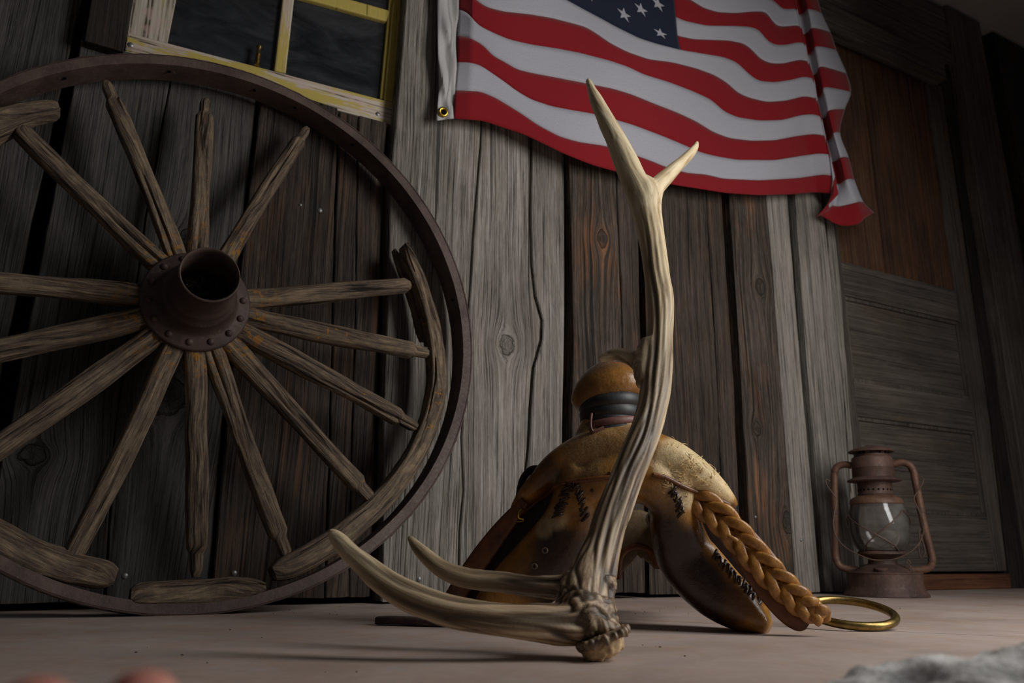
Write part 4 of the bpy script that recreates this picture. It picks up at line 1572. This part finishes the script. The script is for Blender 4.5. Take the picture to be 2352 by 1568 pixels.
for i, v in enumerate(sme.vertices):
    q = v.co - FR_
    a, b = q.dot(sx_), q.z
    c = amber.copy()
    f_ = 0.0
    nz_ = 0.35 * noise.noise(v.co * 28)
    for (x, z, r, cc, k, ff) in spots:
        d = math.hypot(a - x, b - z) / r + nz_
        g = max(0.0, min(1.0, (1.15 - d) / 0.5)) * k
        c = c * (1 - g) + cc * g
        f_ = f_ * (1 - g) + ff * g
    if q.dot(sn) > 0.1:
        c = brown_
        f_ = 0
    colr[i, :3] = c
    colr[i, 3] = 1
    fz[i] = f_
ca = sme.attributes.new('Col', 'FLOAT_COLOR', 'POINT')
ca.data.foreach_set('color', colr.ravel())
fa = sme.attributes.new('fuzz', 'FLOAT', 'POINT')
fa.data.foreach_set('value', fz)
bvh = BVHTree.FromPolygons([v.co.copy() for v in sme.vertices], [tuple(p.vertices) for p in sme.polygons])
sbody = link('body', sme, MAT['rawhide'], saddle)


def hit(px, py, lift=0.0):
    d = ray(px, py).normalized()
    loc, nrm, _, _ = bvh.ray_cast(CAM, d)
    if loc is None:
        return SPt(px, py, 0.02), None
    if nrm.dot(d) > 0:
        nrm = -nrm
    return loc + nrm * lift, nrm


# leather cover edge rolled under the swell
for pl in ([(1182, 1182), (1206, 1172), (1246, 1141), (1288, 1112), (1330, 1104), (1380, 1098), (1412, 1096)], [(1500, 1090), (1530, 1098), (1570, 1118), (1610, 1132), (1650, 1146), (1675, 1158)]):
    pts = [hit(a, b, 0.001)[0] for a, b in smooth_path(pl, 30)]
    mk('cover_edge', tube(pts, [0.0034] * 30, 8), MAT['strap'], sbody)


def stitch(p, q, r=0.0016, lift=0.0035):
    a, n1 = hit(*p)
    b, n2 = hit(*q)
    if n1 is None or n2 is None:
        return
    m_ = (a + b) / 2 + (n1 + n2).normalized() * lift
    pts = [V(x) for x in smooth_path([a - n1 * 0.001, a.lerp(m_, .55) + n1 * lift * .4, m_, b.lerp(m_, .55) + n2 * lift * .4, b - n2 * 0.001], 9)]
    mk('stitch', tube(pts, r, 6), MAT['lace'], sbody)


def stitch_line(line, n, half, zig, r=0.0016):
    P = smooth_path(line, n + 1)
    rj = random.Random(n * 7 + int(half))
    P = P + np.array([[rj.uniform(-2.2, 2.2), rj.uniform(-2.2, 2.2)] for _ in range(n + 1)])
    for i in range(n):
        a, b = P[i], P[i + 1]
        t = (b - a) / np.linalg.norm(b - a)
        nn = np.array([-t[1], t[0]])
        s = 1 if i % 2 else -1
        stitch(tuple(a - nn * half * rj.uniform(.7, 1.2)), tuple(b + t * zig * rj.uniform(.3, 1.8) + nn * half * rj.uniform(.7, 1.2)), r * rj.uniform(.8, 1.25))
        if i % 2:
            stitch(tuple(a + nn * half), tuple(b - nn * half), r * 0.8)


stitch_line([(1312, 1108), (1300, 1132), (1290, 1160), (1280, 1186)], 9, 11, 4)
stitch_line([(1316, 1108), (1328, 1130), (1336, 1155), (1343, 1195)], 9, 9, 3)
stitch_line([(1545, 1118), (1553, 1145), (1564, 1180)], 6, 9, 3)
stitch_line([(1636, 1268), (1660, 1295), (1690, 1325), (1718, 1352), (1745, 1378), (1762, 1396)], 17, 9, 4)
for px, py in ((1252, 1264), (1228, 1300)):
    p, n_ = hit(px, py, 0.0012)
    mk('eyelet', lathe([(0.0018, 0), (0.0022, 0.0016), (0.0042, 0.0016), (0.0048, 0)], p, n_, 14, True), MAT['eyelet'], sbody)
for px, py in ((1399, 1087), (1344, 1101), (1360, 1126)):
    p, n_ = hit(px, py, 0.0006)
    mk('lace_hole', lathe([(0, 0.0004), (0.0022, 0.0003), (0.0026, -0.0008)], p, n_, 10), MAT['lace'], sbody)
# loose rawhide fibres on the worn swell
vs, fs = [], []
rs = random.Random(8)
for i in range(150):
    px, py = rs.gauss(1590, 38), rs.gauss(1085, 28)
    p, n_ = hit(px, py, 0.0)
    if n_ is None:
        continue
    d = V((rs.uniform(-1, 1), rs.uniform(-1, 1), rs.uniform(-.6, 1)))
    d = (d - n_ * d.dot(n_)).normalized() * rs.uniform(.004, .011)
    e = d.cross(n_) * rs.uniform(-.6, .6)
    t_ = tube([p - n_ * .0005, p + d * .5 + n_ * .0022 + e * .3, p + d + n_ * rs.uniform(.0005, .003) + e], [.00045, .0004, .0002], 4)
    o_ = len(vs)
    vs += t_[0]
    fs += [tuple(q + o_ for q in f) for f in t_[1]]
fb = mk('fibres', (vs, fs), plain('pale_fibre', '#d9bd86', 0.7), sbody)
fb['kind'] = 'stuff'

# horn cap and wraps
hcx, t_h = SPt(1396, 888, 0.02), 0
hm = pxm(hcx)
tilt = (sx_ * math.cos(0.30) + sz * math.sin(0.30)).normalized()
nup = (sz * math.cos(0.30) - sx_ * math.sin(0.30)).normalized()
capp = []
for (u, r_) in ((-44, 40), (-41, 66), (-33, 82), (-20, 90), (-6, 91), (10, 84), (26, 70), (40, 53), (51, 34), (57, 16), (59, 3)):
    capp.append((r_, u))
secs = [(hcx + nup * (u * hm), tilt * (r_ * hm), sn * (r_ * hm * 0.80)) for r_, u in capp]
cme = remesh([loft(secs, 28, 2.0)], 0.003, 6, 'horn_cap')
nvh = len(cme.vertices)
cc_ = np.zeros((nvh, 4), np.float32)
for i, v in enumerate(cme.vertices):
    h = (v.co - hcx).dot(nup) / (55 * hm)
    f_ = max(0, min(1, (h - 0.35) * 1.6 + 0.4 * noise.noise(v.co * 40)))
    c = np.array(lin('#936020')[:3]) * (1 - f_) + np.array(lin('#5d4023')[:3]) * f_
    cc_[i, :3] = c
    cc_[i, 3] = 1
cme.attributes.new('Col', 'FLOAT_COLOR', 'POINT').data.foreach_set('color', cc_.ravel())
cme.attributes.new('fuzz', 'FLOAT', 'POINT').data.foreach_set('value', np.full(nvh, 0.08, np.float32))
horn = link('horn_cap', cme, MAT['rawhide'], saddle)


def band(name, cy, hw_px, half_h, mat, tl, rr=1.0, cx=1402, parent=saddle, dep=0.047, bulge=1.0):
    c = SPt(cx, cy, 0.02)
    k = pxm(c)
    a = (sx_ * math.cos(tl) + sz * math.sin(tl))
    u = (sz * math.cos(tl) - sx_ * math.sin(tl))
    prof_ = [(-1, -.8), (-0.75, 0.3), (-0.3, 1), (0.3, 1), (0.75, .3), (1, -.8)]

    def pf(t):
        th = 2 * math.pi * t
        rad_ = a * math.cos(th) * hw_px * k + sn * math.sin(th) * dep
        nr = rad_.normalized()
        return c + rad_, u * (half_h * k), nr * 0.0028 * bulge
    vs_, fs_ = ring_band(pf, 48, prof_)
    return mk(name, (vs_, fs_), mat, parent)


band('rubber_wrap', 930, 69, 15, MAT['rubber'], 0.13, dep=0.047)
band('rubber_wrap', 952, 67, 16, MAT['rubber'], 0.06, dep=0.046)
band('rubber_wrap', 970, 66, 13, MAT['rubber'], -0.06, dep=0.045)
band('rubber_wrap', 993, 74, 9, MAT['rubber'], 0.1, dep=0.048)
hs = band('horn_strap', 980, 74, 9, MAT['horn_strap'], 0.14, dep=0.050, bulge=.7)
# upturned strap end
pts = smooth_path([(1388, 984, -0.034), (1372, 992, -0.036), (1361, 994, -0.037), (1357, 984, -0.037), (1357, 968, -0.036), (1359, 951, -0.034)], 20)
C = [SPt(a, b, o) for a, b, o in pts]
secs = []
for i, p in enumerate(C):
    t = (C[min(i + 1, 19)] - C[max(i - 1, 0)]).normalized()
    wdir = (sz * .55 - sn * .55 + sx_ * .1)
    wdir = (wdir - t * wdir.dot(t)).normalized()
    secs.append((p, wdir * 0.0055, t.cross(wdir) * 0.0016))
mk('strap_end', loft(secs, 12, 3.5), MAT['horn_strap'], hs)

# cantle plate seen through the fork
can = []
co_ = 0.30
cpts = smooth_path([(1398, 1330, 30), (1396, 1300, 40), (1412, 1262, 48), (1462, 1215, 45), (1506, 1255, 44), (1516, 1282, 34), (1518, 1306, 16)], 40)
Cc = [SPt(a, b, co_) for a, b, h in cpts]
secs = []
for i, (a, b, h) in enumerate(cpts):
    t = (Cc[min(i + 1, 39)] - Cc[max(i - 1, 0)]).normalized()
    lat = t.cross(sn).normalized()
    p = Cc[i].copy()
    secs.append((p, lat * h * pxm(p), sn * 0.011))
mk('cantle', loft([s for s in secs if s[0].z > 0.012], 16, 4.0), MAT['cantle'], saddle)
rim = smooth_path([(1420, 1330), (1424, 1285), (1440, 1262), (1465, 1255), (1490, 1264), (1502, 1284), (1506, 1300)], 26)
mk('cantle_rim', tube([SPt(a, b, co_ - 0.012) for a, b in rim], 0.0055, 8), MAT['strap'], saddle)


# straps
def flat_strap(name, pts, n, mat, parent, thick=0.0022, face=None, ns=14):
    """pts: (px, py, half width px, offset)"""
    P = smooth_path(pts, n)
    C_ = [SPt(a, b, o) for a, b, h, o in P]
    secs_ = []
    for i, (a, b, h, o) in enumerate(P):
        t = (C_[min(i + 1, n - 1)] - C_[max(i - 1, 0)]).normalized()
        f = face or -sn
        lat = t.cross(f).normalized()
        nn = lat.cross(t).normalized()
        secs_.append((C_[i], lat * max(h, 1) * pxm(C_[i]), nn * thick))
    return mk(name, loft(secs_, ns, 3.2), mat, parent)


bst = flat_strap('strap_backing', [(1640, 1165, 20, -.010), (1690, 1225, 34, -.016), (1735, 1285, 42, -.02), (1775, 1340, 44, -.024), (1815, 1390, 42, -.028), (1843, 1420, 34, -.03), (1858, 1431, 18, -.03)], 34, MAT['strap'], saddle, 0.0045)
# braid of four flat thongs
bpath = smooth_path([(1560, 1128, -.012), (1605, 1150, -.018), (1655, 1190, -.026), (1705, 1244, -.03), (1755, 1302, -.034), (1805, 1352, -.037), (1850, 1392, -.038), (1888, 1414, -.036)], 90)
bc_ = [SPt(a, b, o) for a, b, o in bpath]
bw = np.interp(np.linspace(0, 1, 90), [0, .1, .25, .6, .85, 1], [.008, .012, .0150, .014, .012, .008])
for k in range(4):
    pts_, lats = [], []
    for i in range(90):
        t = (bc_[min(i + 1, 89)] - bc_[max(i - 1, 0)]).normalized()
        lat = t.cross(-sn).normalized()
        ph = 2 * math.pi * (i / 90 * 2.5 + k / 4)
        pts_.append(bc_[i] + lat * (bw[i] * math.sin(ph)) - sn * (0.0052 * math.sin(2 * ph) + 0.002))
        lats.append(lat)
    secs = []
    for i in range(90):
        t = (pts_[min(i + 1, 89)] - pts_[max(i - 1, 0)]).normalized()
        lat = t.cross(-sn).normalized()
        nn = lat.cross(t).normalized()
        wv = 0.0077 * (0.75 + 0.25 * bw[i] / .02)
        secs.append((pts_[i], lat * wv, nn * 0.0040))
    mk('braid_strand', loft(secs, 12, 2.4), MAT['braid'], saddle)
flat_strap('skirt', [(1572, 1135, 22, .012), (1610, 1185, 34, .010), (1650, 1245, 36, .008), (1690, 1305, 30, .006), (1725, 1350, 16, .004)], 26, MAT['dark_leather'], saddle, 0.005)
flat_strap('skirt', [(1278, 1118, 26, .030), (1215, 1195, 46, .030), (1165, 1262, 52, .030), (1115, 1335, 48, .028), (1078, 1398, 36, .024)], 26, MAT['dark_leather'], saddle, 0.005)
# loose thong end
pts_ = [SPt(a, b, o) for a, b, o in smooth_path([(1655, 1212, -.03), (1668, 1228, -.036), (1690, 1240, -.036), (1705, 1254, -.03), (1724, 1264, -.034)], 16)]
mk('thong_end', tube(pts_, [.0032] * 12 + [.003, .0026, .002, .001], 8), MAT['braid'], saddle)
# brass ring
rc = at_depth(1950, 1407, 1.135)
rxa = RT0
tl = math.radians(13.5)
rya = (fh * math.cos(tl) + sz * math.sin(tl)).normalized()
RR = 0.0600
vs, fs = [], []
N = 64
tn = rxa.cross(rya)
for i in range(N):
    th = 2 * math.pi * i / N
    rd = rxa * math.cos(th) + rya * math.sin(th)
    for k in range(14):
        f = 2 * math.pi * k / 14
        vs.append(rc + rd * (RR + 0.0060 * math.cos(f)) + tn * 0.0060 * math.sin(f))
for i in range(N):
    for k in range(14):
        fs.append((i * 14 + k, ((i + 1) % N) * 14 + k, ((i + 1) % N) * 14 + (k + 1) % 14, i * 14 + (k + 1) % 14))
zmin = min(v.z for v in vs)
mk('ring', ([v + V((0, 0, 0.0004 - zmin)) for v in vs], fs), MAT['brass'], saddle)
print('ring lift', 0.0004 - zmin)
# loop of the strap round the ring
pts_ = smooth_path([(1838, 1375, 22, -.036), (1868, 1400, 24, -.042), (1893, 1412, 18, -.036), (1880, 1418, 12, -.03)], 16)
flat_strap('ring_loop', [tuple(p) for p in pts_], 16, MAT['braid'], saddle, 0.004)
# left rigging strap, hook, dark loop and the strap on the floor
flat_strap('rigging_strap', [(1205, 1152, 12, -.004), (1160, 1206, 20, -.006), (1110, 1272, 24, -.004), (1060, 1345, 24, .0), (1028, 1400, 22, .0), (1010, 1424, 18, .002)], 30, MAT['strap'], saddle, 0.005)
flat_strap('dark_loop', [(1250, 1078, 8, .03), (1222, 1078, 9, .02), (1203, 1096, 10, .015), (1194, 1120, 9, .012), (1188, 1146, 7, .012), (1176, 1172, 7, .012), (1164, 1192, 6, .012)], 30, MAT['dark_leather'], saddle, 0.002, face=(-sn * .4 + sx_ * .8).normalized())
pts_ = [SPt(a, b, o) for a, b, o in smooth_path([(1204, 1168, -.008), (1195, 1172, -.014), (1191, 1182, -.016), (1193, 1190, -.014), (1202, 1192, -.012), (1200, 1197, -.01), (1187, 1198, -.008)], 22)]
mk('hook', tube(pts_, 0.0014, 8), MAT['grommet'], saddle)
p0, p1 = on_floor(868, 1424, 0.006), on_floor(1110, 1430, 0.006)
dv = (p1 - p0).normalized()
lt = V((-dv.y, dv.x, 0))
secs = [(p0.lerp(p1, t) + V((0, 0, 0.001 * math.sin(t * 9))), lt * (0.016 if t > 0.02 else 0.012), sz * 0.0052) for t in np.linspace(0, 1, 14)]
mk('floor_strap', loft(secs, 14, 4.0), MAT['dark_leather'], saddle)

# ================================================================== LANTERN
LB = on_floor(2036, 1369)
LB.z = 0.0
lm = (LB - CAM).dot(FW) / FPX * 1.0
lan = empty('oil_lantern', LB, 'rusty oil lantern with dusty glass globe standing before the door', 'lantern')


def LP(pr):
    return [(r * lm, h * lm) for r, h in pr]


base_prof = LP([(0, 0), (91, 0), (92, 2), (90, 6), (86, 12), (82, 19), (80.5, 24), (80.5, 50), (82, 51), (82, 53), (79, 54.5), (76, 53), (62, 55), (58, 60), (50, 66), (40, 70), (34, 71), (0, 71)])
mk('fuel_tank', lathe(base_prof, LB, sz, 48), MAT['rust'], lan)
mk('burner', lathe(LP([(0, 70), (33, 70), (32, 74), (31, 82), (33, 84), (50, 92), (53, 94), (53, 97), (50, 100), (46, 101), (0, 101)]), LB, sz, 40), MAT['rust'], lan)
gl = lathe(LP([(47, 100), (52, 104), (59, 115), (64, 130), (66, 145), (66, 160), (64.5, 178), (61, 194), (57.5, 208), (55.5, 208), (59, 194), (62.5, 178), (64, 160), (64, 145), (62, 130), (57, 115), (50, 104), (45, 100)]), LB, sz, 56, True)
mk('globe', gl, MAT['globe'], lan)
mk('globe_plate', lathe(LP([(0, 206), (57, 206), (59, 208), (58.5, 212), (57, 216), (54, 221), (46, 225), (41, 227), (0, 227)]), LB, sz, 48), MAT['rust_lt'], lan)
mk('chimney_collar', lathe(LP([(38.5, 226), (40, 230), (38, 232), (38, 262), (0, 262)]), LB, sz, 48), MAT['rust'], lan)
for i in range(22):
    th = 2 * math.pi * i / 22
    d = V((math.cos(th), math.sin(th), 0))
    mk('vent_hole', lathe([(0, 0.0006), (2.4 * lm, 0.0004), (2.4 * lm, -0.002)], LB + d * 38 * lm + sz * 240 * lm, d, 10), MAT['black'], lan)
mk('flange', lathe(LP([(38, 258), (59, 260), (60.5, 261.5), (59, 263.5), (52, 267), (47, 270), (38, 270)]), LB, sz, 48, True), MAT['rust'], lan)
mk('crown', lathe(LP([(46.5, 268), (47, 272), (46.2, 291), (47, 292), (46.5, 293.5), (46, 312), (44, 317), (40, 319), (38.5, 321), (38.5, 324), (30, 325), (28, 331), (0, 331)]), LB, sz, 48), MAT['rust'], lan)
for i in range(6):
    th = 2 * math.pi * (i + .4) / 6
    d = V((math.cos(th), math.sin(th), 0))
    e = V((-d.y, d.x, 0))
    c = LB + d * 35 * lm + sz * 327 * lm
    mk('cap_post', box8([c - e * 5 * lm - sz * 6 * lm, c + e * 5 * lm - sz * 6 * lm, c + e * 5 * lm + sz * 8 * lm, c - e * 5 * lm + sz * 8 * lm], -d * 2 * lm), MAT['rust'], lan, smooth=False)
mk('cap', lathe(LP([(0, 333), (40, 332), (50, 329), (51.5, 330), (50, 333), (40, 338), (28, 341), (14, 343), (11, 346), (0, 346.5)]), LB, sz, 48), MAT['rust'], lan)
lr = V((RT0.x, RT0.y, 0)).normalized()
vf_ = V((CAM.x - LB.x, CAM.y - LB.y, 0)).normalized()
lr = V((-vf_.y, vf_.x, 0))
if lr.dot(RT0) < 0:
    lr = -lr
hh = lambda y: (1445 - y) / 4.02
for pts in ([(-46, 300), (-62, 303), (-78, 298), (-86, 284), (-88, 262), (-91, 220), (-95, 160), (-100, 100), (-100, 82), (-94, 66), (-80, 60), (-66, 58), (-54, 58)],
            [(46, 300), (62, 303), (78, 298), (86, 284), (88, 262), (91, 220), (95, 160), (102, 100), (103, 82), (97, 66), (82, 60), (66, 58), (54, 58)]):
    P = smooth_path(pts, 60)
    tp = [LB + lr * a * lm + sz * b * lm for a, b in P]
    tb = mk('air_tube', tube(tp, 8.2 * lm, 14), MAT['rust_lt'], lan)
    for q in (14, 27, 40):
        mk('tube_joint', tube([tp[q] - (tp[q + 1] - tp[q]) * .5, tp[q] + (tp[q + 1] - tp[q]) * .5], 9.0 * lm, 14), MAT['rust'], tb)
# bail wire hanging in front
bail = smooth_path([(-97, 264, 4), (-106, 268, 8), (-104, 252, 14), (-92, 232, 20), (-86, 216, 26), (-92, 190, 34), (-97, 160, 44), (-92, 130, 54), (-70, 104, 66), (-30, 84, 76), (0, 80, 78), (34, 86, 76), (68, 106, 66), (88, 136, 54), (92, 165, 44), (86, 192, 34), (80, 216, 26), (88, 232, 20), (102, 252, 14), (104, 266, 8), (96, 266, 4)], 110)
mk('bail', tube([LB + lr * a * lm + sz * b * lm + vf_ * c * lm for a, b, c in bail], 1.5 * lm, 8), MAT['wire'], lan)


def gw(a, h):
    r = np.interp(h, [100, 115, 130, 145, 160, 178, 194, 208], [50, 61.5, 66.5, 68.5, 68.5, 67, 63.5, 60]) * lm
    return LB + (lr * math.sin(a) + vf_ * math.cos(a)) * r + sz * h * lm


for a0, h0, a1, h1 in ((-1.25, 182, 0.85, 98), (-0.85, 98, 1.0, 192)):
    mk('guard_wire', tube([gw(a0 + (a1 - a0) * t, h0 + (h1 - h0) * t) for t in np.linspace(0, 1, 26)], 1.4 * lm, 7), MAT['wire'], lan)
for a0, h0, a1, h1 in ((1.0, 192, 3.4, 100), (-1.25, 182, -3.4, 100)):
    mk('guard_wire', tube([gw(a0 + (a1 - a0) * t, h0 + (h1 - h0) * t) for t in np.linspace(0, 1, 26)], 1.4 * lm, 7), MAT['wire'], lan)
fc = LB - lr * 4 * lm + vf_ * 56 * lm + sz * 55 * lm
mk('filler_cap', lathe(LP([(0, 0), (14, 0), (15, 2), (15, 8), (12, 10.5), (0, 11)]), fc, (sz + vf_ * .25), 20), MAT['rust'], lan)
# globe lift lever
P = smooth_path([(83, 150, 0), (82, 120, 0), (78, 110, 3), (80, 85, 3), (88, 92, 3), (90, 108, 2), (86, 135, 0), (92, 150, 0)], 30)
mk('lift_lever', tube([LB + lr * a * lm + sz * b * lm + vf_ * c * lm for a, b, c in P], 1.8 * lm, 8), MAT['rust'], lan)
P = smooth_path([(62, 54, 30), (56, 68, 32), (48, 76, 34), (52, 82, 34), (56, 74, 34), (44, 68, 34), (36, 72, 30)], 26)
mk('wick_key', tube([LB + lr * a * lm + sz * b * lm + vf_ * c * lm for a, b, c in P], 1.3 * lm, 7), MAT['wire'], lan)

# ================================================================== FOREGROUND STONE
st_parts = []
bm = bmesh.new()
bmesh.ops.create_icosphere(bm, subdivisions=5, radius=1.0)
c0 = at_depth(2330, 1560, 0.36)
ctr = V((c0.x + 0.02, c0.y - 0.035, 0.0))
sX = RT0
sY = V((-RT0.y, RT0.x, 0))
topz = 0.074
for v in bm.verts:
    q = v.co.copy()
    x = math.copysign(abs(q.x) ** 0.7, q.x) * 0.13
    y = math.copysign(abs(q.y) ** 0.7, q.y) * 0.055
    z = math.copysign(abs(q.z) ** 1.1, q.z)
    nz_ = noise.noise(V((x * 22, y * 22, q.z * 2)))
    nz2 = noise.noise(V((x * 70, y * 70, q.z * 5)))
    nz3 = noise.noise(V((x * 190, y * 190, q.z * 9)))
    zz = (z * 0.5 + 0.5) * (topz - 0.012 + 0.085 * (x + 0.02)) + (0.005 * nz_ + 0.004 * nz2 + 0.0022 * nz3) * max(0, q.z)
    k = 1 + 0.10 * nz_ + 0.05 * nz2
    v.co = ctr + sX * (x * k) + sY * (y * k) + V((0, 0, max(0.0, zz)))
sme2 = bpy.data.meshes.new('stone')
bm.to_mesh(sme2)
bm.free()
so = link('stone', sme2, MAT['stone'], None)
tag(so, 'rough light grey stone on the floor, blurred in the near right corner', 'stone')

# ================================================================== PHOTOGRAPHER'S HAND
def HPt(px, py, t):
    return at_depth(px, py, t)


hand_ch = []
tips = [(322, 1642, 0.168), (74, 1668, 0.160)]
wrist = V((0.012, -1.66, 0.020))
k_mid = at_depth(325, 1900, 0.16)
palm_c = V((-0.015, -1.545, 0.022))
kn = [palm_c + V((0.036, 0.035, 0.002)), palm_c + V((0.014, 0.045, 0.004)), palm_c + V((-0.010, 0.043, 0.002)), palm_c + V((-0.032, 0.032, -0.002))]
tipP = [at_depth(322, 1632, 0.168), at_depth(74, 1658, 0.160), at_depth(-190, 1720, 0.150), at_depth(-420, 1790, 0.136)]
hparts = [loft([(wrist + V((0, -0.03, 0)), V((0.026, 0, 0)), V((0, 0, 0.017))), (wrist + V((0, 0.01, 0)), V((0.027, 0, 0)), V((0, 0, 0.017))), (palm_c + V((0, -0.04, 0)), V((0.036, 0, 0)), V((0, 0, 0.018))), (palm_c + V((0, 0.0, 0)), V((0.043, 0, 0)), V((0, 0, 0.016))), (palm_c + V((0, 0.035, 0)), V((0.044, 0, 0)), V((0, 0, 0.013))), (palm_c + V((0, 0.046, 0)), V((0.03, 0, 0)), V((0, 0, 0.006)))], 20, 2.4)]
for a, tp_, r0 in zip(kn, tipP, (0.0100, 0.0104, 0.0096, 0.0084)):
    mid = a.lerp(tp_, 0.42) + V((0, 0.024, -0.008))
    mid.z = max(mid.z, 0.013)
    mid2 = a.lerp(tp_, 0.78) + V((0, 0.016, 0.0))
    P = smooth_path([a - V((0, 0.02, 0)), a, mid, mid2, tp_], 24)
    rr = [r0 * (1.06 - 0.16 * i / 23) for i in range(24)]
    rr[-1] *= 0.55
    rr[-2] *= 0.88
    hparts.append(tube([V(p) for p in P], rr, 14))
    hparts.append(sphere(tp_, r0 * .88, r0 * .88, r0 * .88))
tb_ = [palm_c + V((0.03, -0.03, 0)), palm_c + V((0.058, -0.008, 0.004)), palm_c + V((0.074, 0.022, 0.010)), palm_c + V((0.078, 0.045, 0.016))]
P = smooth_path(tb_, 18)
hparts.append(tube([V(p) for p in P], [0.0145 - 0.0045 * i / 17 for i in range(17)] + [0.006], 14))
hme = remesh(hparts, 0.0022, 5, 'hand')
zz = min(v.co.z for v in hme.vertices)
hnd = link('hand', hme, MAT['skin'], None)
tag(hnd, 'blurred pink fingertips of a hand at the near left floor edge', 'hand')

# ================================================================== FLOOR DEBRIS
vs, fs = [], []
rs = random.Random(12)
for i in range(60):
    px = rs.choice([rs.uniform(100, 2300), rs.uniform(300, 900), rs.uniform(1450, 1620)])
    py = rs.uniform(1395, 1545) if i > 40 else rs.uniform(1392, 1412)
    p = on_floor(px, py)
    r_ = rs.uniform(0.0004, 0.0012)
    s_ = sphere(p + V((0, 0, r_ * .5)), r_ * rs.uniform(.7, 1.8), r_, r_ * .6, None, 5, 4)
    o_ = len(vs)
    vs += s_[0]
    fs += [tuple(q + o_ for q in f) for f in s_[1]]
db = mk('dirt_crumbs', (vs, fs), MAT['nest'], None, smooth=False)
tag(db, 'tiny crumbs of dirt scattered over the floor', 'dirt', kind='stuff')
